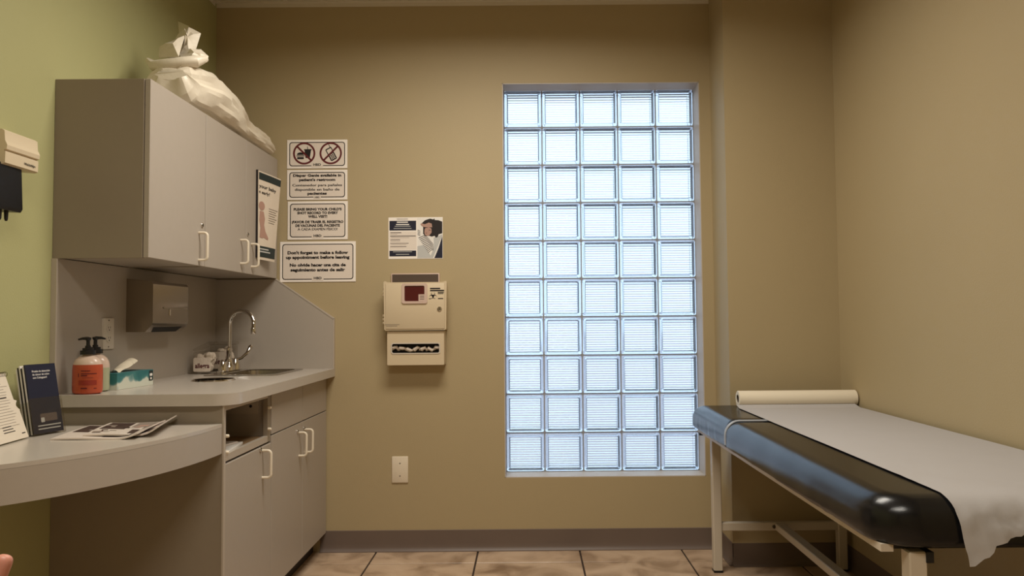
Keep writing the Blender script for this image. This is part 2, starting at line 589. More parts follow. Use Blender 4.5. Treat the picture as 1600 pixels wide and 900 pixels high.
# ================================================================== CABINETS
UX, UY0, UZ0, UZ1 = -1.285, 2.53, 1.385, 2.000     # wall cabinets: front, near side, bottom, top
DT = 0.019                                          # door thickness
def pull(parent, x, y, z0, z1):
    """cream wire pull on a door facing +x"""
    p = 0.034
    r = 0.013
    pts = [(x, y, z1)]
    for i in range(5):
        a = R(90 * i / 4)
        pts.append((x + p - r + r * math.sin(a), y, z1 - r + r * math.cos(a)))
    for i in range(5):
        a = R(90 * i / 4)
        pts.append((x + p - r + r * math.cos(a), y, z0 + r - r * math.sin(a)))
    pts.append((x, y, z0))
    B().tube(pts, 0.0052, 10).build('handle', 'cream_handle', parent)
def cam_lock(parent, x, y, z):
    m = axes((x, y, z), (0, 1, 0), (0, 0, 1))
    b = B(m)
    b.lathe([(.0095, 0), (.0095, .003), (.008, .0045), (.0065, .0045), (.0065, .003)], 16)
    b.build('lock_rim', 'chrome', parent)
    B(m).lathe([(.0063, 0), (.0063, .0042)], 14).build('lock_face', 'black_plastic', parent)
def door(parent, x, y0, y1, z0, z1):
    return B().box(x - DT, x, y0, y1, z0, z1, .0012, 1).build('door', 'laminate', parent)

def wall_cabinet(y0, y1, splits, label, lock_pull):
    t = thing('wall_cabinet', (XL + .16, (y0 + y1) / 2, UZ0), label, 'cabinet', 'wall cabinets over the sink counter')
    xb = UX - DT - .002
    p = .018
    b = B()
    b.box(XL, xb, y0 + p, y1, UZ0 + .003, UZ0 + p).box(XL, xb, y0 + p, y1, UZ1 - p, UZ1 - .002).box(XL, XL + .006, y0 + p, y1, UZ0 + p, UZ1 - p)
    b.box(XL, xb, y1 - p, y1, UZ0 + p, UZ1 - p)
    b.build('carcass', 'laminate', t)
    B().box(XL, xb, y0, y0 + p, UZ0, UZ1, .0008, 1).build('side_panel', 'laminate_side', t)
    B().box(XL, xb, y0 + p, y1, UZ0 + .2, UZ0 + .216).build('shelf', 'laminate', t)
    for k in range(len(splits) - 1):
        d = door(t, UX, splits[k] + .0024, splits[k + 1] - .0024, UZ0 + .001, UZ1)
        hy, hz0, hz1, ly, lz = lock_pull[k]
        pull(d, UX, hy, hz0, hz1)
        if ly:
            cam_lock(d, UX, ly, lz)
S1, S2 = 2.975, 3.402
# pull positions read from the photograph on the door plane
wall_cabinet(UY0, S1, [UY0 - .0, S1], 'taupe single-door wall cabinet with a lock, at the green wall end',
             [(2.918, 1.408, 1.515, 2.945, 1.548)])
wall_cabinet(S1, D - .006, [S1, S2, D - .008], 'taupe double-door wall cabinet in the corner with leaflet on its door',
             [(3.345, 1.427, 1.532, 3.428, 1.568), (3.475, 1.422, 1.527, 0, 0)])
# base cabinets
BX, BY0, BZ1 = -1.030, 2.545, 0.885
ZS = 0.712           # split between drawer fronts and doors
ZT = 0.098           # bottom of doors
C1, C2 = 3.017, 3.430
p = .018
t = thing('base_cabinet', (XL + .28, (BY0 + C1) / 2, 0), 'taupe base cabinet with a missing drawer front and open slot above its door', 'cabinet', 'base cabinets under the sink counter')
xb = BX - DT - .002
b = B()
b.box(XL, xb, BY0 + p, C1, ZT, ZT + p).box(XL, XL + .006, BY0 + p, C1, ZT + p, BZ1)
b.box(XL, xb, C1 - p, C1, ZT + p, BZ1)
b.box(XL + .006, xb, BY0 + p, C1 - p, BZ1 - p, BZ1)
b.build('carcass', 'laminate', t)
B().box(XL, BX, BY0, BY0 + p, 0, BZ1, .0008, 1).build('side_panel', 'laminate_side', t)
B().box(BX - .004, BX + .0015, BY0 - .0015, BY0 + .0145, ZT, BZ1 - .002).build('edge_band', 'laminate_edge', t)
B().box(XL + .006, xb, BY0 + p, C1 - p, ZS - .020, ZS - .002).build('drawer_floor', 'particle_board', t)
B().box(xb, BX - .004, BY0 + p, C1 - .034, ZS - .022, ZS + .002).build('rail', 'laminate_edge', t)
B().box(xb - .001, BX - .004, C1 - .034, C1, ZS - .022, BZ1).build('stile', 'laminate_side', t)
B().box(xb, BX - .004, BY0 + .014, C1 - .034, BZ1 - .022, BZ1).build('top_rail', 'laminate_edge', t)
sl = B().box(XL + .03, BX - .045, C1 - p - .006, C1 - p, BZ1 - .085, BZ1 - .024).build('drawer_slide', 'laminate_edge', t)
for x_, z_ in ((BX - .075, BZ1 - .055), (BX - .15, BZ1 - .06)):
    B(axes((x_, C1 - p - .006, z_), (1, 0, 0), (0, 0, 1))).prism(circ(0, 0, .006, 12), -.001, .0008).build('screw_hole', 'ink', sl)
for y_, z_ in ((BY0 + .024, ZS + .065), (BY0 + .024, ZS + .010), (C1 - .028, ZS + .112), (C1 - .028, ZS + .028)):
    m = axes((BX - .008, y_, z_), (0, 1, 0), (0, 0, 1))
    B(m).lathe([(.006, 0), (.006, .014), (.004, .017)], 10).build('bumper', 'cream_handle', t)
d = door(t, BX, BY0 + .016, C1 - .0024, ZT, ZS - .030)
pull(d, BX, 2.915, .565, .668)
cam_lock(d, BX, 2.892, .676)
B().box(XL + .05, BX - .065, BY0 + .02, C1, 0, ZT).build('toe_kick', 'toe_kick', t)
# loose drawer pieces lying inside the slot
b = B(Matrix.Translation((BX - .075, BY0 + .13, ZS - .001)) @ Matrix.Rotation(R(8), 4, 'Z'))
b.box(-.06, .06, -.10, .12, 0, .010, .001, 1)
tag(b.build('plastic_strip', 'print_white'), 'white plastic strip lying in the open drawer slot', 'strip')
b = B(Matrix.Translation((BX - .12, BY0 + .12, ZS + .0095)) @ Matrix.Rotation(R(-14), 4, 'Z'))
b.box(-.055, .055, -.07, .12, 0, .006, .001, 1)
tag(b.build('paper_pad', 'mag_white'), 'small pad of paper lying on the strip in the open drawer slot', 'paper')

t = thing('base_cabinet', (XL + .28, (C1 + D) / 2, 0), 'taupe double-door base cabinet with two flat drawer fronts beneath the sink', 'cabinet', 'base cabinets under the sink counter')
ye = D - .006
b = B()
b.box(XL, xb, C1, ye, ZT, ZT + p).box(XL, XL + .006, C1, ye, ZT + p, BZ1).box(XL, xb, C1 + .0005, C1 + p, ZT + p, BZ1).box(XL, xb, ye - p, ye, ZT + p, BZ1)
b.build('carcass', 'laminate', t)
for y0, y1 in ((C1, C2), (C2, ye)):
    B().box(BX - DT, BX, y0 + .0024, y1 - .0024, ZS + .0024, BZ1 - .006, .0012, 1).build('drawer_front', 'laminate', t)
for k, (y0, y1) in enumerate(((C1, C2), (C2, ye))):
    d = door(t, BX, y0 + .0024, y1 - .0024, ZT, ZS - .0024)
    pull(d, BX, (C2 - .052, C2 + .045)[k], .565, .668)
    cam_lock(d, BX, (C2 - .075, C2 + .022)[k], .676)
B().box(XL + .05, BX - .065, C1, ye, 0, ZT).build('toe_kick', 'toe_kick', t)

# worktop with rounded corner, openings for sink and waste chute
CXF, CY0, CZ, CT = -0.988, 2.520, 0.924, 0.040
SX0, SX1, SY0, SY1 = -1.462, -1.125, 3.36, 3.775       # sink rim outline
CHX, CHY, CHR = -1.300, 3.105, 0.086
def worktop():
    r = .085
    out = [(XL, CY0)]
    for i in range(9):
        a = R(-90 + 90 * i / 8)
        out.append((CXF - r + r * math.cos(a), CY0 + r + r * math.sin(a)))
    out += [(CXF, D - .001), (XL, D - .001)]
    bm = bmesh.new()
    def loop(pts, z):
        vs_ = [bm.verts.new((x, y, z)) for x, y in pts]
        return vs_, [bm.edges.new((vs_[i], vs_[(i + 1) % len(vs_)])) for i in range(len(vs_))]
    hole1 = rrect(SX0 + .02, SX1 - .02, SY0 + .02, SY1 - .02, .03, 3)
    hole2 = circ(CHX, CHY, CHR - .012, 20)
    for z in (CZ, CZ - CT):
        es = []
        for pts in (out, hole1, hole2):
            es += loop(pts, z)[1]
        bmesh.ops.triangle_fill(bm, use_beauty=True, use_dissolve=False, edges=es)
    bm.verts.ensure_lookup_table()
    n = len(bm.verts) // 2
    s = 0
    for pts in (out, hole1, hole2):
        k = len(pts)
        for i in range(k):
            j = (i + 1) % k
            bm.faces.new((bm.verts[s + i], bm.verts[s + j], bm.verts[n + s + j], bm.verts[n + s + i]))
        s += k
    return B().bm(bm)
wt = worktop()
wt_o = thing('countertop', ((XL + CXF) / 2, 3.2, CZ - CT), 'taupe laminate countertop with a rounded corner above the base cabinets', 'countertop')
wt.build('slab', 'counter_laminate', wt_o, angle=30)
# laminate splash panels on the two walls
struct_p = thing('backsplash', (XL, 3.2, CZ), 'taupe laminate backsplash on the green wall and corner with a sloping end', 'backsplash')
B().box(XL, XL + .016, UY0, D, CZ, UZ0).build('side_panel', 'laminate', struct_p)
B().box(XL, XL + .018, UY0 - .004, UY0 + .004, CZ, UZ0).build('edge_strip', 'laminate_edge', struct_p)
pts = [(XL + .016, CZ), (CXF - .002, CZ), (CXF - .002, 1.178), (UX - .006, 1.382), (XL + .016, 1.382)]
m = back_wall((0, D - .001, 0))
B(m).prism(pts, 0, .014).build('corner_panel', 'laminate', struct_p)
m2 = back_wall((0, D - .001, 0))
b = B(m2)
b.prism([(CXF - .006, CZ), (CXF - .001, CZ), (CXF - .001, 1.181), (CXF - .006, 1.178)], 0, .016)
b.prism([(CXF - .004, 1.175), (CXF - .001, 1.181), (UX - .004, 1.386), (UX - .006, 1.381)], 0, .016)
b.build('edge_strip', 'laminate_edge', struct_p)

# sink
t = thing('sink', ((SX0 + SX1) / 2, (SY0 + SY1) / 2, CZ - .15), 'stainless steel drop-in sink in the counter corner', 'sink')
o_, i_ = rrect(SX0, SX1, SY0, SY1, .03), rrect(SX0 + .078, SX1 - .025, SY0 + .03, SY1 - .03, .05)
B().ring(o_, i_, CZ - .004, CZ + .005).build('rim', 'sink_steel', t)
b = B()
n = len(i_)
i2 = rrect(SX0 + .093, SX1 - .04, SY0 + .045, SY1 - .045, .05)
b.add([(x, y, CZ) for x, y in i_] + [(x, y, CZ - .14) for x, y in i2], [(i, (i + 1) % n, n + (i + 1) % n, n + i) for i in range(n)] + [tuple(range(n, 2 * n))])
b.build('basin', 'sink_steel', t, recalc=False)
B().lathe([(.045, CZ - .1395), (.045, CZ - .136), (.03, CZ - .138)], 20, (SX0 + SX1) / 2 + .03, (SY0 + SY1) / 2).build('drain', 'chrome', t)
# waste chute ring
t = thing('waste_chute', (CHX, CHY, CZ), 'round steel waste chute ring set in the counter before the sink', 'waste chute')
B().lathe([(CHR - .012, CZ - .12), (CHR - .014, CZ + .004), (CHR - .006, CZ + .007), (CHR, CZ + .002), (CHR, CZ - .001)], 36, CHX, CHY, cap=False).build('ring', 'chrome', t, recalc=False)
B().lathe([(CHR - .013, CZ - .118), (CHR - .013, CZ - .112)], 24, CHX, CHY).build('chute_bottom', 'dark_hole', t)

# faucet: gooseneck on a deck plate with two wing handles
FX, FY = -1.424, 3.580
t = thing('faucet', (FX, FY, CZ + .005), 'chrome gooseneck faucet with two wing handles behind the sink', 'faucet')
B().prism(rrect(FX - .028, FX + .028, FY - .105, FY + .105, .026), CZ + .004, CZ + .014).build('deck_plate', 'chrome', t)
b = B()
b.lathe([(.024, CZ + .013), (.024, CZ + .03), (.015, CZ + .045), (.0135, CZ + .06)], 20, FX, FY)
b.build('spout_base', 'chrome', t)
pts = [(FX, FY, CZ + .05), (FX, FY, 1.152)]
rr = .066
for i in range(1, 13):
    a = R(180 * i / 12)
    pts.append((FX + rr - rr * math.cos(a), FY - .004 * i, 1.152 + rr * math.sin(a)))
pts.append((FX + 2 * rr, FY - .05, 1.135))
sp = B().tube(pts, .0095, 12).build('spout', 'chrome', t)
e = pts[-1]
B().lathe([(.0105, 1.108), (.0125, 1.112), (.0125, 1.132), (.0105, 1.138)], 14, e[0], e[1]).build('aerator', 'chrome', sp)
for s in (-1, 1):
    hy = FY + s * .075
    B().lathe([(.022, CZ + .013), (.022, CZ + .03), (.016, CZ + .05), (.013, CZ + .062), (.006, CZ + .066)], 16, FX, hy).build('valve', 'chrome', t)
    q = [(FX, hy, CZ + .058), (FX + .02, hy + s * .018, CZ + .064), (FX + .04, hy + s * .042, CZ + .088), (FX + .05, hy + s * .062, CZ + .118), (FX + .053, hy + s * .066, CZ + .126)]
    B().tube(q, [.008, .0065, .008, .0115, .006], 10).build('wing_handle', 'chrome', t)

# ------------------------------------------------------------------ cotton jars behind the faucet
def cotton_jar(cx_, cy_, w, h, label, word, lid):
    z0 = CZ + .0
    t = thing('storage_jar', (cx_, cy_, z0), label, 'jar', 'clear jars of cotton by the faucet')
    b = B()
    b.box(cx_ - w, cx_ + w, cy_ - w, cy_ + w, z0, z0 + h, .012, 3)
    b.build('jar_body', 'clear_acrylic', t)
    b = B()
    random.seed(int(h * 1e4))
    for k in range(26):
        r = .019
        x = cx_ + random.uniform(-1, 1) * (w - r - .002); y = cy_ + random.uniform(-1, 1) * (w - r - .002); z = z0 + r + .004 + random.random() * (h - 2 * r - .006)
        b.lathe([(r * math.sin(PI * q / 5) * random.uniform(.85, 1.1) + .0004, z - r * math.cos(PI * q / 5)) for q in range(6)], 7, x, y)
    o = b.build('cotton', 'cotton', t)
    o['kind'] = 'stuff'
    m = axes((cx_, cy_ - w - .0012, z0), (1, 0, 0), (0, 0, 1))
    B(m).prism(rrect(-w * .86, w * .9, .012, h * .72, .006, 3), -.0006, .0).build('label', 'cotton', t)
    b = B(m)
    text(b, word, .002, h * .27, w * 1.45, h * .21, .0006, .03)
    b.build('lettering', 'label_red', t)
    if lid == 'open':
        b = B(Matrix.Translation((cx_ - w + .004, cy_, z0 + h)) @ Matrix.Rotation(R(-26), 4, 'Y'))
        b.box(0, 2 * w - .004, -w, w, 0, .010, .004, 2)
    else:
        b = B()
        b.box(cx_ - w - .003, cx_ + w + .003, cy_ - w - .003, cy_ + w + .003, z0 + h - .004, z0 + h + .012, .005, 2)
    b.build('lid', 'clear_acrylic', t)
cotton_jar(-1.520, 3.545, .046, .106, 'clear jar with red word beside the faucet, lid tilted open', 'allegra', 'open')
cotton_jar(-1.520, 3.752, .052, .132, 'taller clear jar of cotton behind the faucet, against the corner', 'allegra', 'shut')

# ------------------------------------------------------------------ towel dispenser, outlet
TX0, TX1, TY0, TY1, TZ0, TZ1 = XL + .016, -1.488, 2.972, 3.280, 1.128, 1.335
t = thing('towel_dispenser', (XL, (TY0 + TY1) / 2, TZ0), 'stainless steel paper towel dispenser on the laminate splash panel', 'towel dispenser')
b = B()
prof = [(TX0, TZ0), (TX1 - .030, TZ0), (TX1 - .004, TZ0 + .028), (TX1, TZ0 + .04), (TX1, TZ1 - .016), (TX1 - .006, TZ1 - .005), (TX0, TZ1 + .006)]
m = axes((0, TY1, 0), (1, 0, 0), (0, 0, 1))        # local z runs towards -y
B(m).prism(prof, 0, TY1 - TY0).build('body', 'stainless', t, angle=25)
B().box(TX1 - .001, TX1 + .0035, TY0 + .085, TY1 - .004, TZ0 + .093, TZ0 + .100, .0015, 1).build('lid_lip', 'stainless', t)
B().box(TX1 - .001, TX1 + .003, TY0 + .135, TY0 + .143, TZ0 + .066, TZ0 + .093, .001, 1).build('latch', 'chrome', t)
m3 = axes((TX1 - .017, (TY0 + TY1) / 2, TZ0 + .0135), (0, 1, 0), (-.68, 0, -.73))
b = B(m3)
b.prism([(-.125, -.008), (.125, -.008), (.105, .02), (-.105, .02)], .0, .0035)
b.build('towel_slot', 'dark_hole', t)

OX = XL + .016
t = thing('outlet', (OX, 2.84, 1.068), 'cream duplex wall outlet above the soap bottles', 'outlet')
m = axes((OX, 2.84, 1.125), (0, 1, 0), (0, 0, 1))
B(m).prism(rrect(-.036, .036, -.058, .058, .005, 3), 0, .006).build('cover_plate', 'outlet_plastic', t)
for s in (-1, 1):
    o = B(m).prism(circ(0, s * .0195, .0165, 20, .0145), .004, .0085).build('socket', 'outlet_plastic', t)
    b = B(m)
    b.prism([(-.0075, s * .0195), (-.0055, s * .0195), (-.0055, s * .0195 + .008), (-.0075, s * .0195 + .008)], .006, .0089)
    b.prism([(.0055, s * .0195), (.0075, s * .0195), (.0075, s * .0195 + .008), (.0055, s * .0195 + .008)], .006, .0089)
    b.prism(circ(0, s * .0195 - .006, .003, 8), .006, .0089)
    b.build('slot', 'ink', o)
for s in (-1, 1):
    B(m).prism(circ(0, s * .05, .003, 10), .004, .0068).build('screw', 'dark_metal', t)

# ------------------------------------------------------------------ soap bottles and tissues on the counter
def soap(cx_, cy_, sc, fill_mat, level, label, turn, words):
    z0 = CZ
    t = thing('soap_bottle', (cx_, cy_, z0), label, 'soap bottle', 'pump bottles on the counter')
    W = .049 * sc; h = .165 * sc
    zs = .80
    prof = [(.80 * W, 0), (.97 * W, .006), (W, .02), (W, .10 * sc), (.985 * W, .118 * sc), (.93 * W, .133 * sc), (.80 * W, .147 * sc), (.58 * W, .158 * sc), (.36 * W, .164 * sc), (.34 * W, .172 * sc)]
    prof = [(r, z * zs) for r, z in prof]
    def rad(z):
        for (r0, a), (r1, c) in zip(prof, prof[1:]):
            if a <= z <= c:
                return r0 + (r1 - r0) * (z - a) / max(c - a, 1e-6)
        return prof[-1][0]
    low = [(r, z) for r, z in prof if z < level] + [(rad(level), level)]
    up = [(rad(level) * .996, level - .0005)] + [(r, z) for r, z in prof if z > level]
    B().lathe([(r, z0 + z) for r, z in low], 32, cx_, cy_, 1.0, .72).build('filled_body', fill_mat, t)
    B().lathe([(r, z0 + z) for r, z in up], 32, cx_, cy_, 1.0, .72).build('shoulder', 'soap_clear', t)
    zc_ = z0 + .170 * sc * zs
    B().lathe([(.024, zc_ - .002), (.024, zc_ + .012), (.017, zc_ + .013), (.017, zc_ + .020), (.009, zc_ + .021), (.009, zc_ + .028)], 20, cx_, cy_).build('collar', 'black_plastic', t)
    b = B()
    b.lathe([(.0062, zc_ + .026), (.0058, zc_ + .044), (.010, zc_ + .050), (.010, zc_ + .055), (.004, zc_ + .057)], 14, cx_, cy_)
    dx, dy = math.cos(turn), math.sin(turn)
    b.tube([(cx_, cy_, zc_ + .0525), (cx_ + dx * .02, cy_ + dy * .02, zc_ + .0525), (cx_ + dx * .034, cy_ + dy * .034, zc_ + .049)], [.006, .0045, .003], 8)
    b.build('pump', 'black_plastic', t)
    if words:
        # printed label, wrapped on the near side of the bottle
        b = B()
        def wrap(x0, x1, za, zb):
            def fn(u, v):
                x = x0 + (x1 - x0) * u
                y = -math.sqrt(max(W * W - x * x, 0)) * .72 - .0006
                return (cx_ + x, cy_ + y, z0 + (za + (zb - za) * v) * zs)
            b.grid(fn, 8, 1)
        wrap(-.010, .042, .040, .060)
        b.build('label_band', 'soap_label', t, recalc=False)
        for x0, x1, za, zb in ((-.002, .026, .098, .1015), (-.002, .042, .086, .0895), (-.002, .018, .0775, .082), (.002, .034, .070, .0712), (-.012, -.009, .074, .09), (-.002, .018, .024, .029), (.036, .042, .024, .027)):
            b = B()
            wrap(x0, x1, za, zb)
            b.build('label_print', 'ink_red', t, recalc=False)
soap(-1.508, 2.572, 1.0, 'soap_orange', .100, 'orange liquid soap bottle with a black pump on the counter edge', R(178), True)
soap(-1.535, 2.662, 1.0, 'soap_green', .084, 'pale green sanitizer bottle with a black pump beside the orange one', R(5), False)

# tissue box: white and teal
TB = [at(190, 608.5, z=CZ), at(243, 600.5, z=CZ)]
ex = Vector((TB[1].x - TB[0].x, TB[1].y - TB[0].y, 0)).normalized()
ey = Vector((-ex.y, ex.x, 0))
L_, W_, H_ = .225, .110, .060
m = axes((TB[0].x, TB[0].y - .03, CZ), ex, ey)
t = thing('tissue_box', m @ Vector((L_ / 2, W_ / 2, 0)), 'teal and white tissue box with a tissue pulled up', 'tissue box')
def tissue_mat():
    mm = bpy.data.materials.new('tissue_carton'); mm.use_nodes = True
    nt = mm.node_tree; pr = nt.nodes['Principled BSDF']
    geo = nt.nodes.new('ShaderNodeNewGeometry')
    sep = nt.nodes.new('ShaderNodeSeparateXYZ')
    nt.links.new(geo.outputs['Position'], sep.inputs[0])
    nz = nt.nodes.new('ShaderNodeTexVoronoi'); nz.feature = 'SMOOTH_F1'; nz.inputs['Scale'].default_value = 26; nz.inputs['Smoothness'].default_value = .15
    nt.links.new(geo.outputs['Position'], nz.inputs['Vector'])
    a = nt.nodes.new('ShaderNodeMath'); a.operation = 'MULTIPLY_ADD'; a.inputs[1].default_value = 18.0; a.inputs[2].default_value = -18.0 * (CZ - .006)
    nt.links.new(sep.outputs['Z'], a.inputs[0])
    s_ = nt.nodes.new('ShaderNodeMath'); s_.operation = 'MULTIPLY_ADD'; s_.inputs[1].default_value = -.9
    nt.links.new(nz.outputs['Distance'], s_.inputs[0]); nt.links.new(a.outputs[0], s_.inputs[2])
    cr = nt.nodes.new('ShaderNodeValToRGB')
    e_ = cr.color_ramp.elements
    e_[0].position, e_[0].color = 0.0, (.62, .64, .54, 1)
    e_[1].position, e_[1].color = .62, (.025, .15, .16, 1)
    k = e_.new(.10); k.color = (.26, .38, .36, 1)
    k = e_.new(.22); k.color = (.05, .20, .20, 1)
    nt.links.new(s_.outputs[0], cr.inputs[0]); nt.links.new(cr.outputs[0], pr.inputs['Base Color'])
    pr.inputs['Roughness'].default_value = .4
    MATS['tissue_carton'] = mm
tissue_mat()
B(m).box(0, L_, 0, W_, 0, H_, .001, 1).build('carton', 'tissue_carton', t)
b = B(m @ axes((0, -.0008, 0), (1, 0, 0), (0, 0, 1)))
b.poly(rrect(L_ - .030, L_ - .004, .018, H_ - .003, .004, 3))
b.build('label_patch', 'teal_dark', t)
b = B(m @ axes((0, -.0014, 0), (1, 0, 0), (0, 0, 1)))
b.poly(rrect(L_ - .026, L_ - .008, .036, .046, .003, 3)); b.poly(rrect(L_ - .022, L_ - .012, .022, .031, .003, 3))
b.build('label_mark', 'print_white', t)
B(m).add([(.03 + (L_ - .06) * u, W_ / 2 + s * .018, H_ + .0008) for u, s in ((0, -1), (1, -1), (1, 1), (0, 1))], [(0, 1, 2, 3)]).build('opening', 'dark_hole', t)
b = B(m)
def tis(u, v):
    # a tissue leaning up towards the far end, its free end rolled over
    w_ = .030 + .012 * u
    x = .050 + .120 * u
    y = W_ / 2 - .010 + (v - .5) * 2 * w_ * .62
    z = H_ - .004 + .046 * u + .010 * (1 - (2 * v - 1) ** 2) + .003 * math.sin(9 * u + 4 * v)
    if u > .70:
        a_ = (u - .70) / .30 * PI * 1.05
        x = .050 + .120 * .70 + .022 * math.sin(a_)
        z = H_ - .004 + .046 * .70 + .010 * (1 - (2 * v - 1) ** 2) + .017 * (1 - math.cos(a_)) * .55 - .012 * max(0, a_ - 1.6)
    return (x, y, z)
b.grid(tis, 14, 8)
b.build('tissue', 'tissue_white', t, solid=.0006)

# ================================================================== CURVED DESK
DZ, DH = 0.822, 0.100
DA, DB = .575, .85
pts = [(XL, BY0 - .001)]
arc = []
for i in range(37):
    a = R(90 * i / 36)
    arc.append((XL + DA * math.cos(a), BY0 - .001 - DB * math.sin(a)))
desk = thing('writing_desk', (XL + .25, 2.2, DZ - DH), 'curved taupe laminate desk ledge fixed to the cabinet side and green wall', 'desk')
B().prism(list(reversed(pts + arc)), DZ - .012, DZ).build('top', 'counter_laminate', desk, angle=30)
arc_in = [(XL + (x - XL) * .965, BY0 - .001 + (y - BY0) * .975) for x, y in arc]
n = len(arc)
b = B()
b.add([(x, y, DZ - .0125) for x, y in arc] + [(x, y, DZ - DH) for x, y in arc] + [(x, y, DZ - .0125) for x, y in arc_in] + [(x, y, DZ - DH) for x, y in arc_in],
      [(i, i + 1, n + i + 1, n + i) for i in range(n - 1)] + [(2 * n + i + 1, 2 * n + i, 3 * n + i, 3 * n + i + 1) for i in range(n - 1)] +
      [(n + i, n + i + 1, 3 * n + i + 1, 3 * n + i) for i in range(n - 1)] + [(0, n, 3 * n, 2 * n), (n - 1, 3 * n - 1, 4 * n - 1, 2 * n - 1)])
b.build('apron', 'laminate', desk)
B().box(XL, XL + .02, 1.75, BY0 - .002, DZ - .1, DZ - .012).build('wall_cleat', 'laminate_side', desk)

# ------------------------------------------------------------------ magazines on the desk
def magazine(corners, z, th, label, seed, curl):
    """corners: near-left, near-right, far-right, far-left"""
    P = [Vector((c[0], c[1])) for c in corners]
    def pos(u, v, dz):
        q = (P[0] * (1 - u) + P[1] * u) * (1 - v) + (P[3] * (1 - u) + P[2] * u) * v
        lift = curl * max(0, u - .72) ** 2 * 10 + .0015 * math.sin(u * 6 + v * 3)
        return (q.x, q.y, z + .0016 + lift + dz)
    c = (P[0] + P[2]) / 2
    t = thing('magazine', (c.x, c.y, z), label, 'magazine', 'magazines on the curved desk')
    b = B()
    nu, nv = 14, 8
    top = [pos(i / nu, j / nv, th) for j in range(nv + 1) for i in range(nu + 1)]
    bot = [pos(i / nu, j / nv, -.0012) for j in range(nv + 1) for i in range(nu + 1)]
    k = len(top)
    W1 = nu + 1
    fs = [(j * W1 + i, j * W1 + i + 1, (j + 1) * W1 + i + 1, (j + 1) * W1 + i) for j in range(nv) for i in range(nu)]
    fs += [tuple(k + q for q in reversed(f)) for f in fs[:]]
    edge = [i for i in range(nu + 1)] + [j * W1 + nu for j in range(1, nv + 1)] + [nv * W1 + i for i in range(nu - 1, -1, -1)] + [j * W1 for j in range(nv - 1, 0, -1)]
    fs += [(edge[(i + 1) % len(edge)], edge[i], k + edge[i], k + edge[(i + 1) % len(edge)]) for i in range(len(edge))]
    b.add(top + bot, fs)
    b.build('page_block', 'mag_white', t)
    rnd = random.Random(seed)
    pieces = [('cover_picture', 'mag_dark', (.05, .40, .42, .95)), ('cover_picture', 'mag_mid', (.44, .92, .60, .94)), ('cover_picture', 'mag_dark', (.55, .88, .10, .40))]
    for q in range(16):
        u0, v0 = rnd.uniform(.06, .80), rnd.uniform(.08, .85)
        pieces.append(('cover_print', rnd.choice(['mag_white', 'mag_mid', 'ink_red', 'mag_dark', 'mag_white', 'print_skin']), (u0, u0 + rnd.uniform(.05, .16), v0, v0 + rnd.uniform(.03, .11))))
    for q, (name, mt, (u0, u1, v0, v1)) in enumerate(pieces):
        b = B()
        sk = rnd.uniform(-.03, .03)
        dz = th + .0006 + .00006 * q
        b.grid(lambda u, v: pos(min(max(u0 + (u1 - u0) * u + sk * v, .02), .98), v0 + (v1 - v0) * v, dz), 6, 3)
        b.build(name, mt, t, recalc=False)
magazine([(-1.405, 2.215), (-1.150, 2.215), (-1.205, 2.500), (-1.455, 2.500)], DZ, .003, 'glossy magazine lying flat on the curved desk', 3, .02)
magazine([(-1.330, 2.250), (-1.110, 2.255), (-1.180, 2.530), (-1.400, 2.525)], DZ + .0052, .003, 'second magazine with curled page corner on top of another', 5, .03)

# ------------------------------------------------------------------ brochure stand with navy leaflets
P0, P1 = Vector((-1.500, 2.285, DZ)), Vector((-1.470, 2.392, DZ))
ex = (P1 - P0).normalized()
nrm = Vector((ex.y, -ex.x, 0))               # faces into the room
upv = (Vector((0, 0, 1)) - nrm * .20).normalized()
m = axes(P0 + Vector((0, 0, .006)), ex, upv)  # local z out towards the room
HB, WB = .215, .107
t = thing('brochure_stand', (P0 + P1) / 2, 'clear acrylic stand holding navy brochures on the curved desk', 'brochure stand')
b = B(m)
b.box(-.003, WB + .003, -.004, .11, .0012, .0032).box(-.003, WB + .003, -.006, HB - .02, -.042, -.040).box(-.003, WB + .003, -.006, -.004, -.042, .003)
b.box(-.004, -.002, -.004, .10, -.042, .003).box(WB + .002, WB + .004, -.004, .10, -.042, .003)
b.build('holder', 'clear_acrylic', t)
m_ = m
for k in range(6):
    z_ = -.0065 * (k + 1) + .0065
    name = 'brochure'
    bro = B(m).box(.001, WB - .001, 0, HB - .004 * (k % 3), z_ - .0058, z_, .0006, 1).build(name, ['navy', 'print_white', 'ink'][(0 if k == 0 else (1, 2, 1, 2, 1)[k - 1])])
    tag(bro, 'front navy brochure with white Spanish lettering in the acrylic stand' if k == 0 else {1: 'pale folded brochure directly behind the front navy one', 2: 'dark brochure third in the acrylic stand, between two pale ones', 3: 'pale brochure in the middle of the stack, between two dark ones', 4: 'dark brochure last but one at the back of the acrylic stand', 5: 'pale brochure rearmost in the acrylic stand, next to the green wall'}[k], 'brochure', 'brochures in the acrylic stand')
    if k == 0:
        for i_l, (s, w, y) in enumerate((('Prueba de detección', .062, .190), ('de cáncer de colon', .058, .180), ('con Cologuard', .048, .170))):
            b = B(m); text(b, s, .022, y, w, .0062, .0006, .015, left=True)
            b.build('lettering', 'print_white', bro)
        B(m).poly(rrect(.030, .088, .036, .060, .002, 2), .0005).build('print_panel', 'ink_soft', bro)
        b = B(m)
        b.poly(rrect(.031, .043, .034, .048, .001, 1), .0008)
        for y0, w in ((.022, .080), (.012, .078)):
            b.poly(rrect(.018, .018 + w, y0, y0 + .0035, .001, 1), .0006)
        b.build('print_lines', 'print_grey', bro)

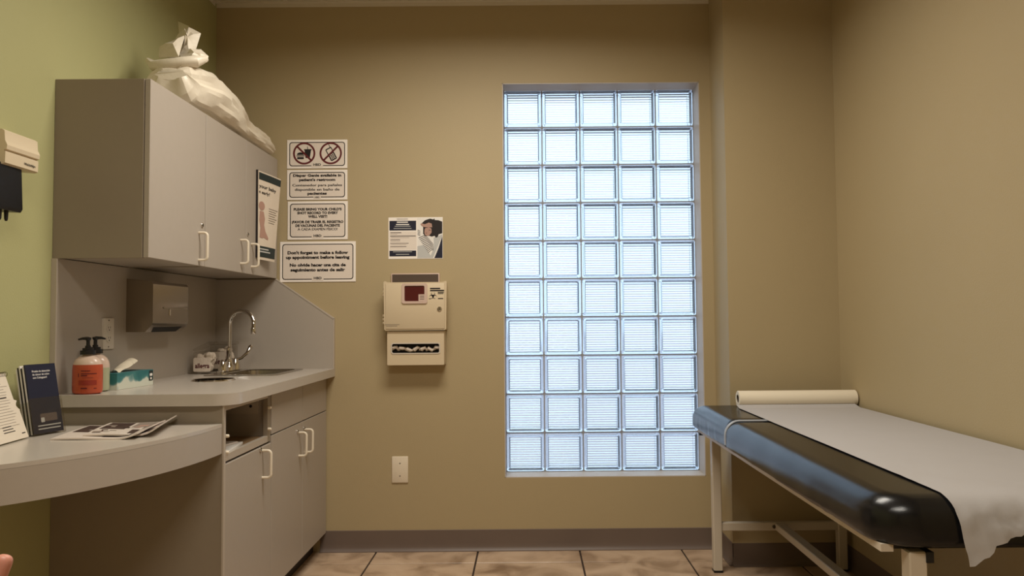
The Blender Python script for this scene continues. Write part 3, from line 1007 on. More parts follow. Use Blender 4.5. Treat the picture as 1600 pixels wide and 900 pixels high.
# flip calendar at the left end of the desk
Q0, Q1 = Vector((-1.470, 2.010, DZ)), Vector((-1.500, 2.262, DZ))
ex = (Q1 - Q0).normalized()
nrm = Vector((ex.y, -ex.x, 0))
upv = (Vector((0, 0, 1)) - nrm * .34).normalized()
m = axes(Q0, ex, upv)
CW, CH = (Q1 - Q0).length, .205
t = thing('flip_calendar', (Q0 + Q1) / 2, 'cream spiral-bound easel card with printed text on the curved desk', 'easel card')
out = [(0, .004), (CW, .004)] + [(CW, CH * .42)] + [(CW + .002 - .012 * math.sin(PI * i / 6), CH * .42 + .028 * i / 6 + .004) for i in range(7)] + [(CW - .012, CH * .60), (CW - .012, CH), (0, CH)]
B(m).prism(out, 0, .0018).build('front_card', 'paper', t)
top = m @ Vector((CW / 2, CH, 0))
m_b = axes(m @ Vector((0, CH, 0)), ex, (m @ Vector((0, CH, 0)) - Vector((Q0.x - nrm.x * .13, Q0.y - nrm.y * .13, DZ))))
B(m_b).box(0, CW, -.207, 0, -.002, 0).build('back_card', 'paper', t)
b = B(m)
for i in range(int(CW / .008)):
    c = (.006 + i * .008, CH, 0)
    b.tube([(c[0], c[1] - .005 + .008 * math.sin(2 * PI * k / 8) * .9 + .003, .007 * math.cos(2 * PI * k / 8)) for k in range(9)], .0007, 4)
b.build('spiral', 'dark_metal', t)
b = B(m)
rnd = random.Random(2)
for k in range(17):
    if k in (0, 6):
        continue
    y = CH - .022 - k * .0085
    b.poly([(.015, y), (CW - .022 - rnd.random() * .03, y), (CW - .022 - rnd.random() * .03, y + .0009), (.015, y + .0009)], .0022)
b.build('printed_lines', 'ink_soft', t)
for x0, x1, y0, y1 in [(.015, CW - .075, CH - .022, CH - .018), (.015, CW - .045, CH - .074, CH - .0705), (CW - .028, CW - .010, .018, .021)] + [(.14, .185 + .006 * k, .046 - k * .008, .0485 - k * .008) for k in range(3)]:
    b = B(m)
    b.poly([(x0, y0), (x1, y0), (x1, y1), (x0, y1)], .0022)
    b.build('printed_heading', 'ink', t)

# ------------------------------------------------------------------ thermometer on the green wall
t = thing('wall_thermometer', (XL, 2.24, 1.50), 'cream wall-mounted thermometer with black probe well on the green wall', 'thermometer')
KX = -1.53
ky0, ky1 = 2.178, 2.326
m = axes((0, ky1, 0), (1, 0, 0), (0, 0, 1))
prof = [(XL, 1.640), (KX - .008, 1.634), (KX, 1.638), (KX + .001, 1.672), (KX - .004, 1.6735), (KX - .004, 1.6755), (KX + .004, 1.678), (KX + .006, 1.690), (KX + .002, 1.699), (KX - .001, 1.705), (KX - .003, 1.733), (KX - .010, 1.738), (XL, 1.742)]
b = B(m)
b.prism(prof, 0, ky1 - ky0)
b.build('housing', 'thermo_white', t, angle=28)
b = B(axes((KX + .0015, 2.285, 1.6485), (0, 1, 0), (0, 0, 1)))
text(b, 'WelchAllyn', 0, 0, .052, .007, .0006, .03)
b.build('lettering', 'ink', t)
m = axes((0, 2.268, 0), (1, 0, 0), (0, 0, 1))
B(m).prism([(XL, 1.505), (KX - .012, 1.502), (KX - .006, 1.512), (KX - .012, 1.640), (XL, 1.640)], 0, .13).build('probe_well', 'black_plastic', t)
for y_ in (2.200, 2.228):
    B().lathe([(.003, 1.472), (.005, 1.478), (.0062, 1.508)], 10, KX - .028, y_).build('prong', 'black_plastic', t)

# ================================================================== SIGNS ON THE BACK WALL
YS = D - .0005
def sign(pix, label, lines, group='clinic signs on the tan wall', lg=1.0):
    (u0, v0), (u1, v1) = pix
    a, c = at(u0, v0, y=D), at(u1, v1, y=D)
    w, h = c.x - a.x, a.z - c.z
    t = thing('wall_sign', ((a.x + c.x) / 2, YS, c.z), label, 'sign', group)
    m = back_wall((a.x, YS, c.z))
    B(m).box(0, w, 0, h, 0, .0035, .0006, 1).build('plate', 'sign_white', t)
    g = .012
    outer, inner = rrect(g, w - g, g, h - g, .014, 5), rrect(g + .0042, w - g - .0042, g + .0042, h - g - .0042, .011, 5)
    B(m).poly(inner, .0038).build('face', 'sign_face', t)
    B(m).ring(outer, inner, .0034, .0041).build('border', 'ink', t)
    # small logo interrupting the lower border
    B(m).poly(rrect(w / 2 - .030 * lg, w / 2 + .030 * lg, g - .006, g + .016 * lg, .002, 1), .0043).build('logo_ground', 'sign_face', t)
    b = B(m); text(b, 'HBD', w / 2, g + .0015 - .005 * (1 - lg) * 2, .040 * lg, .0125 * lg, .0047, .035)
    b.build('logo', 'ink', t)
    for s, cx_, y, ww, cap in lines:
        b = B(m)
        text(b, s, w * cx_, h * y, w * ww, cap * 1.06, .0044, .05)
        b.build('lettering', 'ink', t)
    return t, m, w, h

t, m, w, h = sign(((449, 219), (543, 263)), 'sign with two red prohibition circles, topmost of the wall signs', [])
RC = h * .385
for k, cx_ in enumerate((w * .285, w * .725)):
    cy_ = h * .525
    o = B(m).ring(circ(cx_, cy_, RC, 36), circ(cx_, cy_, RC * .84, 36), .0038, .0050).build('prohibition_ring', 'ink_red', t)
    a = R(-45 if k == 0 else 45)
    dx, dy = math.cos(a), math.sin(a)
    nx, ny = -dy * RC * .08, dx * RC * .08
    e = RC * .86
    B(m).prism([(cx_ - dx * e - nx, cy_ - dy * e - ny), (cx_ + dx * e - nx, cy_ + dy * e - ny), (cx_ + dx * e + nx, cy_ + dy * e + ny), (cx_ - dx * e + nx, cy_ - dy * e + ny)], .0044, .0050).build('slash', 'ink_red', o)
    if k == 0:
        q = RC
        b = B(m)   # drink cup
        b.poly([(cx_ + .02 * q, cy_ + .30 * q), (cx_ + .62 * q, cy_ + .30 * q), (cx_ + .50 * q, cy_ - .42 * q), (cx_ + .12 * q, cy_ - .42 * q)], .0042)
        b.poly([(cx_ - .02 * q, cy_ + .38 * q), (cx_ + .66 * q, cy_ + .38 * q), (cx_ + .66 * q, cy_ + .29 * q), (cx_ - .02 * q, cy_ + .29 * q)], .00425)
        b.poly([(cx_ + .26 * q, cy_ + .62 * q), (cx_ + .31 * q, cy_ + .62 * q), (cx_ + .35 * q, cy_ + .36 * q), (cx_ + .29 * q, cy_ + .36 * q)], .0042)
        b.build('cup_symbol', 'ink', o)
        b = B(m)   # burger
        b.poly([(cx_ - .66 * q + .62 * q * (1 - math.cos(PI * i / 10)) * .5, cy_ - .14 * q + .24 * q * math.sin(PI * i / 10)) for i in range(11)][::-1], .0042)
        b.poly(rrect(cx_ - .70 * q, cx_ + .02 * q, cy_ - .27 * q, cy_ - .19 * q, .03 * q, 2), .0042)
        b.poly(rrect(cx_ - .64 * q, cx_ - .02 * q, cy_ - .52 * q, cy_ - .33 * q, .08 * q, 3), .0042)
        b.build('burger_symbol', 'ink', o)
    else:
        q = RC
        m2 = m @ Matrix.Translation((cx_, cy_, 0)) @ Matrix.Rotation(R(28), 4, 'Z')
        b = B(m2)   # mobile phone
        b.ring(rrect(-.30 * q, .30 * q, -.68 * q, .52 * q, .10 * q, 3), rrect(-.22 * q, .22 * q, -.05 * q, .42 * q, .04 * q, 3), .0041, .0043)
        b.build('phone_symbol', 'ink', o)
        b = B(m2)
        b.poly([(.16 * q, .50 * q), (.23 * q, .50 * q), (.23 * q, .80 * q), (.18 * q, .80 * q)], .0042)
        b.build('phone_aerial', 'ink', o)
        B(m2).poly(rrect(-.26 * q, .26 * q, -.64 * q, -.04 * q, .05 * q, 3), .00428).build('keypad', 'ink', o)
        b = B(m2)
        for r_ in range(4):
            for c_ in range(3):
                b.poly(rrect(-.20 * q + c_ * .15 * q, -.10 * q + c_ * .15 * q, -.57 * q + r_ * .13 * q, -.49 * q + r_ * .13 * q, .015 * q, 1), .0044)
        kp = b.build('phone_key', 'sign_face', o)
        kp['kind'] = 'stuff'

sign(((449, 266), (543, 312)), 'bilingual sign about the diaper bin, under the prohibition circles',
     [('Diaper Genie available in', .5, .775, .80, .0125), ("patient's restroom", .5, .630, .60, .0125), ('Contenedor para pañales', .5, .450, .82, .0125), ('disponible en baño de', .5, .305, .74, .0125), ('pacientes', .5, .175, .32, .0125)], lg=.62)
sign(((450, 315), (543.5, 374)), 'bilingual capital-letter sign about bringing the shot record',
     [("PLEASE BRING YOUR CHILD'S", .5, .760, .80, .0120), ('SHOT RECORD TO EVERY', .5, .665, .68, .0120), ('WELL VISIT!', .5, .570, .32, .0120), ('¡FAVOR DE TRAER EL REGISTRO', .5, .430, .86, .0120), ('DE VACUNAS DEL PACIENTE', .5, .335, .74, .0120), ('A CADA EXAMEN FÍSICO!', .5, .240, .66, .0120)])
sign(((438, 378), (556, 440)), 'widest bilingual sign about follow up appointments, lowest in its column',
     [("Don't forget to make a follow", .5, .690, .80, .0145), ('up appointment before leaving', .5, .575, .84, .0145), ('No olvide hacer una cita de', .5, .385, .74, .0145), ('seguimiento antes de salir', .5, .265, .72, .0145)])

# ------------------------------------------------------------------ poster with a photograph
a, c = at(607, 340, y=D), at(692, 404, y=D)
w, h = c.x - a.x, a.z - c.z
t = thing('poster', ((a.x + c.x) / 2, YS, c.z), 'landscape poster with navy text boxes and photo of curly-haired woman in stripes', 'poster')
m = back_wall((a.x, YS, c.z))
B(m).box(0, w, 0, h, 0, .0012).build('sheet', 'sign_white', t)
def Q(x, y):             # crop pixels of the poster -> its own metres
    return ((x - 85) / (1032 - 85) * w, (842 - y) / (842 - 110) * h)
def shape(name, mt, pts, z, parent=t):
    b = B(m); b.poly([Q(*p) for p in pts], z)
    return b.build(name, mt, parent, smooth=False)
shape('text_box', 'navy', [(103, 340), (568, 340), (568, 170), (103, 170)], .0016)
shape('text_box', 'navy', [(103, 797), (568, 797), (568, 697), (103, 697)], .0016)
shape('text_panel', 'sign_face', [(103, 680), (575, 680), (575, 360), (103, 360)], .0015)
for x0, x1, y0, y1, mt in ((232, 425, 185, 205, 'print_white'), (218, 447, 227, 245, 'print_white'), (195, 470, 262, 272, 'print_grey'), (175, 488, 300, 310, 'print_grey'), (165, 495, 712, 722, 'print_grey'), (215, 447, 757, 768, 'print_grey'),
                           (120, 310, 374, 386, 'ink_soft'), (120, 240, 404, 409, 'mag_mid'), (118, 562, 434, 446, 'ink'), (130, 450, 464, 469, 'mag_mid'), (120, 290, 500, 511, 'ink_soft'), (125, 290, 530, 534, 'mag_mid'), (118, 438, 563, 572, 'ink_soft'), (125, 400, 592, 596, 'mag_mid'), (118, 398, 622, 632, 'ink_soft'), (228, 425, 134, 142, 'ink_soft')):
    shape('print_line', mt, [(x0, y1), (x1, y1), (x1, y0), (x0, y0)], .0019)
ph = shape('photo', 'print_white', [(590, 832), (1026, 832), (1026, 120), (590, 120)], .0015)
shape('photo_dark', 'navy', [(885, 832), (1026, 832), (1026, 440), (960, 650)], .0024, ph)
shape('chair', 'print_grey', [(590, 830), (590, 620), (700, 600), (870, 480), (1020, 415), (1026, 430), (860, 830)], .0018, ph)
shape('hair', 'hair', [(668, 215), (720, 165), (810, 135), (870, 150), (885, 130), (895, 160), (960, 165), (1024, 190), (1024, 395), (960, 415), (945, 460), (910, 475), (890, 440), (840, 455), (800, 440), (720, 440), (690, 400), (690, 290)][::-1], .0019, ph)
shape('face', 'print_skin', [(715, 330), (730, 300), (790, 290), (835, 310), (838, 380), (800, 430), (760, 442), (725, 425), (712, 390)][::-1], .0021, ph)
shape('eye', 'hair', [(790, 332), (820, 338), (820, 346), (788, 342)], .0022, ph)
shape('mouth', 'print_skin_dark', [(736, 380), (752, 376), (756, 400), (742, 404)], .0022, ph)
shape('hand', 'print_skin', [(642, 228), (665, 218), (720, 235), (790, 205), (840, 225), (850, 290), (780, 290), (700, 282), (660, 262)][::-1], .0023, ph)
shape('sleeve', 'print_white', [(590, 300), (650, 300), (690, 340), (690, 400), (640, 470), (590, 400)][::-1], .00195, ph)
shape('jumper', 'print_white', [(600, 420), (640, 440), (700, 430), (800, 455), (870, 470), (880, 600), (850, 720), (820, 790), (760, 690), (690, 600), (620, 500)][::-1], .0020, ph)
for k in range(11):
    s = k / 10
    x0, y0 = 612 + 165 * s, 470 + 260 * s
    x1, y1 = min(872, 760 + 190 * s), 440 + 210 * s
    xm, ym = (x0 + x1) / 2 + 12, (y0 + y1) / 2 - 22 + 12 * s
    shape('stripe', 'hair', [(x0, y0), (xm, ym), (x1, y1 + 30 * s), (x1, y1 + 10 + 30 * s), (xm, ym + 12), (x0, y0 + 13)][::-1], .0022, ph)
for k in range(4):
    shape('stripe', 'hair', [(595, 330 + 26 * k), (640, 352 + 26 * k), (640, 362 + 26 * k), (595, 341 + 26 * k)][::-1], .0022, ph)

# ------------------------------------------------------------------ sharps cabinet and glove box holder
a, c = at(599, 440, y=D - .10), at(698, 517, y=D - .10)
SXa, SXb, SZa, SZb = a.x, c.x, c.z, a.z
SD = .10
t = thing('sharps_cabinet', ((SXa + SXb) / 2, D, SZa), 'beige locking sharps cabinet with red window above the glove holder', 'sharps cabinet')
w, h = SXb - SXa, SZb - SZa
m = back_wall((SXa, D, SZa))
B(m).box(.006, w - .006, .004, h - .006, 0, SD - .018, .006, 2).build('case', 'beige_plastic', t)
o_ = [(0.004, .010), (.010, .004), (w - .012, 0.004), (w - .004, .010), (w, h - .004), (w - .004, h + .001), (w - .022, h - .004), (.022, h - .004), (.006, h + .002), (0.0, h - .002)]
B(m).prism(o_, SD - .022, SD - .004).build('front_cover', 'beige_plastic', t)
B(m).box(.010, w - .010, .010, h - .010, SD - .006, SD, .0035, 2).build('cover_panel', 'beige_plastic', t)
# bracket behind
a2, c2 = at(613, 429, y=D - .01), at(685, 445, y=D - .01)
m_w = back_wall((0, D, 0))
B(m_w).box(a2.x - .006, c2.x + .006, SZb - .05, a2.z + .005, 0, .012, .003, 2).build('bracket', 'pink_bezel', t)
B(m_w).box(a2.x, c2.x, SZb - .05, a2.z, .010, .0135).build('bracket_recess', 'bracket_brown', t)
def S(px, py):          # crop pixels of the sharps cabinet -> its own metres
    return ((px - 48) / (608 - 48) * w, (552 - py) / (552 - 118) * h)
x0, y0 = S(212, 312); x1, y1 = S(438, 136)
o = B(m).ring(rrect(x0, x1, y0, y1, .010, 5), rrect(x0 + .014, x1 - .014, y0 + .012, y1 - .012, .006, 5), SD - .004, SD + .006).build('window_bezel', 'pink_bezel', t)
B(m).poly(rrect(x0 + .012, x1 - .012, y0 + .010, y1 - .010, .006, 4), SD + .0015).build('red_window', 'red_window', t)
xa, ya = S(360, 290); xb_, yb_ = S(414, 232)
wl = B(m).box(xa, xb_, ya, yb_, SD + .001, SD + .004).build('window_label', 'pink_bezel', t)
for yy in (245, 258, 272):
    xq, yq = S(372, yy); xr, yr = S(410, yy + 4)
    B(m).poly([(xq, yr), (xr, yr), (xr, yq), (xq, yq)], SD + .0044).build('print_line', 'ink', wl)
for xx0, xx1, yy0, yy1 in ((462, 552, 176, 188), (462, 586, 194, 206), (530, 584, 212, 220), (530, 580, 224, 230), (532, 578, 266, 274), (452, 468, 268, 274)):
    p0 = S(xx0, yy1); p1 = S(xx1, yy0)
    B(m).poly([p0, (p1[0], p0[1]), p1, (p0[0], p1[1])], SD + .0006).build('print_line', 'ink', t)
# biohazard mark: three open rings about a small one
bx, by = S(488, 246)
rb = .0100
b = B(m)
for k in range(3):
    a = R(90 + 120 * k)
    ox, oy = bx + rb * .95 * math.cos(a), by + rb * .95 * math.sin(a)
    ro, ri, sh = rb * .98, rb * .74, rb * .22
    outr = []; inr = []
    for i in range(17):
        g = a + R(32 + (360 - 64) * i / 16)
        outr.append((ox + ro * math.cos(g), oy + ro * math.sin(g)))
        inr.append((ox + sh * math.cos(a) + ri * math.cos(g), oy + sh * math.sin(a) + ri * math.sin(g)))
    for i in range(16):
        b.poly([outr[i], outr[i + 1], inr[i + 1], inr[i]], SD + .0006)
b.ring(circ(bx, by, rb * .62, 20), circ(bx, by, rb * .44, 20), SD + .0005, SD + .0007)
b.build('biohazard_mark', 'ink', t)
lx, ly = S(545, 360)
mm = m @ Matrix.Translation((lx, ly, SD))
o = B(mm).lathe([(.0115, 0), (.0115, .004), (.009, .006)], 20).build('key_lock', 'chrome', t)
B(mm).prism([(-.0013, -.007), (.0013, -.007), (.0013, .007), (-.0013, .007)], .005, .0066).build('keyway', 'ink', o)
for zz in (.235, .215, .195, .085, .065, .045):
    b = B(m); b.box(-.0075, .004, h * zz / .27 - .006, h * zz / .27 + .006, SD - .034, SD - .016, .002, 1)
    b.build('hinge_knuckle', 'beige_plastic', t)
for xx0, xx1, yy in ((58, 190, 492), (72, 170, 504)):
    p0 = S(xx0, yy + 3); p1 = S(xx1, yy)
    B(m).poly([p0, (p1[0], p0[1]), p1, (p0[0], p1[1])], SD + .0005).build('moulded_line', 'ink_soft', t)

a, c = at(605, 518, y=D - .085), at(694, 570, y=D - .085)
GXa, GXb, GZa, GZb = a.x, c.x, c.z, SZa
w, h, gd = GXb - GXa, GZb - GZa, .085
t = thing('glove_holder', ((GXa + GXb) / 2, D, GZa), 'beige glove box holder with a wide slot, under the sharps cabinet', 'glove holder')
m = back_wall((GXa, D, GZa))
b = B(m)
b.box(0, .004, .003, h, 0, gd - .004).box(w - .004, w, .003, h, 0, gd - .004).box(0, w, 0, .004, 0, gd - .004).box(0, w, 0, h, 0, .003)
b.build('tray', 'beige_plastic', t)
so, si = rrect(0, w, 0, h, .006, 5), rrect(.022, w - .022, h * .345, h * .64, .010, 5)
B(m).ring(so, si, gd - .006, gd).build('front_panel', 'beige_plastic', t)
so, si = rrect(.019, w - .019, h * .325, h * .66, .012, 5), rrect(.0245, w - .0245, h * .36, h * .625, .008, 5)
B(m).ring(so, si, gd - .001, gd + .0025).build('slot_lip', 'outlet_plastic', t)
gb = B(m).box(.006, w - .006, .005, h - .01, .005, gd - .028).build('glove_box', 'dark_hole', t)
tag(gb, 'dark glove carton inside the beige holder', 'glove box')
gb.parent = None; gb.location = ORG[t.name]
random.seed(5)
for k in range(7):
    x = .035 + k * (w - .07) / 6
    y = h * .48
    b = B(m)
    ang = random.uniform(-.5, .5)
    q = [(x - .022, y - .012 + .004 * k % .01, gd - .024), (x - .008, y + .006 * math.cos(k), gd - .017), (x + .008, y + .010 * math.sin(k * 2 + 1), gd - .016), (x + .022, y - .010 + .012 * (k % 2), gd - .024)]
    b.tube(q, [.005, .011, .009, .004], 8)
    g = b.build('glove', 'glove')
    tag(g, 'pale disposable glove fold showing in the holder slot', 'glove', 'gloves in the holder slot')

# blank wall plate
a, c = at(612.5, 713, y=D), at(638, 754, y=D)
t = thing('blank_plate', ((a.x + c.x) / 2, D, c.z), 'cream blank wall plate low on the tan wall', 'wall plate')
w, h = c.x - a.x, a.z - c.z
m = back_wall((a.x, D, c.z))
b = B(m)
b.box(0, w, 0, h, -.001, .007, .004, 2)
b.build('cover', 'plate_plastic', t)
for yy in (.26, .74):
    B(m).prism(circ(w / 2, h * yy, .0032, 10), .006, .0078).build('screw', 'ink_soft', t)

# ------------------------------------------------------------------ leaflet on the cabinet door
t = thing('leaflet', (UX, 3.6, 1.46), 'tall baby leaflet with dark header curling off the corner cabinet door', 'leaflet')
la, lb = Vector((UX + .006, 3.535)), Vector((-1.222, 3.695))
def leaf(u, v, off=0.0):
    # u across (0 at the fixed edge), v up; the free edge curls out and the foot is narrower
    top, bot = 1.887 - .016 * u, 1.462 - .004 * u
    uu = u * (1 - .12 * (1 - v))
    bulge = .020 * math.sin(PI * u) * (1 if v > .0 else 1)
    out_ = u ** 1.3 * (.6 + .4 * v)
    x = la.x + (lb.x - la.x) * out_ + bulge * .35 + off
    y = la.y + (lb.y - la.y) * uu
    return (x, y, bot + (top - bot) * v)
def leaf_part(name, mt, u0, u1, v0, v1, off, nu=10, nv=6, solid=0.0):
    b = B(); b.grid(lambda u, v: leaf(u0 + (u1 - u0) * u, v0 + (v1 - v0) * v, off), nu, nv)
    return b.build(name, mt, t, solid=solid, recalc=False)
leaf_part('sheet', 'leaflet_paper', 0, 1, 0, 1, 0, 16, 12)
leaf_part('header_band', 'teal_dark', .05, 1, .905, .985, .0012)
leaf_part('footer_band', 'teal_dark', .05, .97, .03, .155, .0012)
leaf_part('footer_print', 'print_grey', .10, .55, .115, .13, .002)
leaf_part('footer_print', 'print_grey', .10, .65, .085, .10, .002)
B().box(UX, UX + .007, 3.528, 3.545, 1.47, 1.888).build('stack_edge', 'ink', t)
for k in range(7):
    leaf_part('print_line', 'ink_soft', .50, (.95, .86, .90, .82, .92, .84, .8)[k], .600 - .027 * k, .605 - .027 * k, .0012, 6, 1)
def leaf_text(s, u0, v, du, dv):
    vs_, fs = glyphs(s, .02)
    x0 = min(q.x for q in vs_); x1 = max(q.x for q in vs_)
    b = B(); b.add([leaf(u0 + (q.x - x0) / (x1 - x0) * du, v + q.y / .72 * dv, .0014) for q in vs_], fs)
    b.build('lettering', 'ink', t, recalc=False)
leaf_text('your baby', .06, .815, .74, .040)
leaf_text('n early?', .06, .750, .46, .036)
def leaf_poly(name, mt, pts, off):
    b = B(); b.add([leaf(u, v, off) for u, v in pts], [tuple(range(len(pts)))])
    b.build(name, mt, t, recalc=False)
leaf_poly('baby_picture', 'print_skin', [(.16 + .13 * math.cos(2 * PI * i / 14) + .02, .61 + .052 * math.sin(2 * PI * i / 14)) for i in range(14)], .0015)
leaf_poly('baby_picture', 'print_skin', [(.10, .55), (.27, .55), (.33, .47), (.30, .40), (.36, .33), (.52, .26), (.50, .235), (.30, .255), (.22, .245), (.10, .25), (.13, .36), (.08, .45)], .0014)

# ------------------------------------------------------------------ long plastic bag on top of the wall cabinets
bagt = thing('plastic_bag', (-1.38, 3.35, UZ1), 'long crumpled white plastic bag lying on top of the wall cabinets', 'bag')
rings = [(2.868, -1.378, .060, 2.128, .020), (2.880, -1.384, .092, 2.104, .066), (2.905, -1.388, .102, 2.096, .088), (2.95, -1.388, .108, 2.100, .098), (3.05, -1.372, .116, 2.102, .104), (3.18, -1.366, .112, 2.092, .094), (3.30, -1.364, .104, 2.078, .078),
         (3.42, -1.366, .092, 2.064, .060), (3.52, -1.360, .088, 2.056, .052), (3.62, -1.352, .082, 2.056, .050), (3.70, -1.345, .074, 2.053, .046), (3.77, -1.338, .058, 2.046, .036), (3.80, -1.332, .024, 2.040, .020)]
def lerp_ring(t_):
    k = min(int(t_), len(rings) - 2); f = t_ - k
    return [rings[k][i] * (1 - f) + rings[k + 1][i] * f for i in range(5)]
b = B()
NA, NL = 40, 60
vs_ = []
for i in range(NL + 1):
    y, x, rx, z, rz = lerp_ring((len(rings) - 1) * i / NL)
    for k in range(NA):
        a = 2 * PI * k / NA
        ridge = noise.noise(Vector((math.cos(a) * 1.6, math.sin(a) * 1.6, y * 2.2))) * .20 + noise.noise(Vector((math.cos(a) * 3.5 + 7, math.sin(a) * 3.5, y * 6))) * .13
        c1 = abs(noise.noise(Vector((math.cos(a) * 2.3 + 1, math.sin(a) * 2.3, y * 4.5 + a))))
        c2_ = abs(noise.noise(Vector((math.cos(a) * 4.6 + 9, math.sin(a) * 4.6 + 2, y * 9))))
        ridge += .16 * (.35 - c1) + .09 * (.3 - c2_)
        px_, pz = math.cos(a), math.sin(a)
        q = 1 + ridge
        vz = z + rz * pz * q
        vx = x + rx * px_ * q
        vs_.append((max(vx, XL + .012), y + .02 * noise.noise(Vector((a, y * 5, 3))), max(vz, UZ1 + .001)))
fs = [(i * NA + k, i * NA + (k + 1) % NA, (i + 1) * NA + (k + 1) % NA, (i + 1) * NA + k) for i in range(NL) for k in range(NA)]
fs.append(tuple(NL * NA + k for k in range(NA)))
fs.append(tuple(range(NA - 1, -1, -1)))
b.add(vs_, fs)
b.build('bag_body', 'bag_plastic', bagt, angle=16)
# rolled-over mouth of the bag
b = B()
cpts = [at(u, v, y=yy) for u, v, yy in ((231, 94, 2.93), (240, 103, 2.90), (262, 101, 2.88), (284, 97, 2.88), (306, 96, 2.90), (322, 92, 2.94))]
b.tube(cpts, [.010, .021, .023, .020, .024, .013], 9)
b.build('rolled_mouth', 'bag_plastic', bagt, angle=40)
b = B()
low = [at(u, v, y=yy) for u, v, yy in ((232, 96, 2.92), (252, 118, 2.885), (266, 116, 2.875), (290, 98, 2.87))]
upp = [at(u, v, y=yy) for u, v, yy in ((236, 92, 2.93), (252, 98, 2.89), (268, 97, 2.88), (292, 92, 2.88))]
b.add(low + upp, [(0, 1, 5, 4), (1, 2, 6, 5), (2, 3, 7, 6)])
b.build('mouth_fold', 'bag_plastic', bagt, solid=.003)
# the bunched end standing up against the wall
def fold(pix, name='gathered_end'):
    """pix: outline of one stiff fold as (u, v, depth)"""
    pts_ = [at(u, v, y=yy) for u, v, yy in pix]
    c = sum(pts_, Vector()) / len(pts_) + Vector((.012, -.028, .004))
    b = B()
    k = len(pts_)
    mids = []
    for i in range(k):
        mids.append((pts_[i] + c) / 2 + Vector((0, -.010 * (1 if i % 2 else -.4), .003 * (i % 3))))
    b.add(pts_ + mids + [c], [(i, (i + 1) % k, k + (i + 1) % k, k + i) for i in range(k)] + [(k + i, k + (i + 1) % k, 2 * k) for i in range(k)])
    b.build(name, 'bag_plastic', bagt, solid=.004, angle=18)
fold([(248, 90, 2.93), (249, 73, 2.96), (273, 62, 2.97), (289, 55, 2.95), (284, 72, 2.92), (279, 88, 2.90)])
fold([(273, 62, 2.98), (287, 39, 3.00), (301, 45, 3.00), (314, 52, 2.99), (306, 78, 2.97), (297, 88, 2.96), (280, 87, 2.95), (289, 56, 2.96)])
fold([(280, 84, 2.94), (296, 76, 2.95), (314, 77, 2.96), (326, 88, 2.95), (323, 97, 2.93), (300, 96, 2.91), (284, 92, 2.91)])

# ================================================================== EXAM TABLE
ex_t = thing('exam_table', (1.13, 2.6, 0), 'black vinyl exam table with cream steel legs along the tan wall', 'exam table')
EX0, EX1, EY0, EYS, EY1 = .768, 1.470, 1.665, 2.955, 3.530
EZ0, EZ1 = .652, .762
def cushion(y0, y1, name, near_round):
    bm = bmesh.new()
    bmesh.ops.create_cube(bm, size=1.0)
    for v in bm.verts:
        v.co = Vector(((EX0 + EX1) / 2 + v.co.x * (EX1 - EX0), (y0 + y1) / 2 + v.co.y * (y1 - y0), (EZ0 + EZ1) / 2 + v.co.z * (EZ1 - EZ0)))
    vert = [e for e in bm.edges if abs(e.verts[0].co.z - e.verts[1].co.z) > .05 and (near_round and e.verts[0].co.y < y0 + .01)]
    if vert:
        bmesh.ops.bevel(bm, geom=vert, offset=.10, segments=8, profile=.5, affect='EDGES')
    top = [e for e in bm.edges if e.verts[0].co.z > EZ1 - .01 and e.verts[1].co.z > EZ1 - .01 and len(e.link_faces) == 2 and not all(abs(f.normal.z) > .9 for f in e.link_faces)]
    bmesh.ops.bevel(bm, geom=top, offset=.058, segments=7, profile=.5, affect='EDGES')
    bot = [e for e in bm.edges if e.verts[0].co.z < EZ0 + .004 and e.verts[1].co.z < EZ0 + .004 and len(e.link_faces) == 2]
    bmesh.ops.bevel(bm, geom=bot, offset=.018, segments=3, profile=.5, affect='EDGES')
    # split long faces so the seat can sag and pucker
    for k in range(1, 40):
        y = y0 + (y1 - y0) * k / 40
        bmesh.ops.bisect_plane(bm, geom=bm.verts[:] + bm.edges[:] + bm.faces[:], plane_co=(0, y, 0), plane_no=(0, 1, 0))
    for v in bm.verts:
        s = max(0.0, min(1.0, 1 - (v.co.z - EZ0) / .06))
        if v.co.x < EX0 + .06 and y0 + .03 < v.co.y < y1 - .03:
            v.co.x += (.004 * noise.noise(Vector((v.co.y * 26, 0, 0))) * s + .003 * noise.noise(Vector((v.co.y * 5, 3, 0))))
    return B().bm(bm).build(name, 'vinyl_black', ex_t, angle=60)
cushion(EY0, EYS - .006, 'seat_cushion', True)
cushion(EYS + .006, EY1, 'head_cushion', False)
b = B()
for yy in (EYS - .006, EYS + .006):
    pr = []
    for i in range(8):
        a = R(180 - 90 * i / 7)
        pr.append((EX0 + .057 + .0565 * math.cos(a), yy, EZ1 - .057 + .0565 * math.sin(a)))
    b.tube([(EX0 + .001, yy, EZ0 + .016)] + pr + [(EX1 - .05, yy, EZ1)], .0032, 6)
    b.build('seam_piping', 'piping', ex_t)
    b = B()
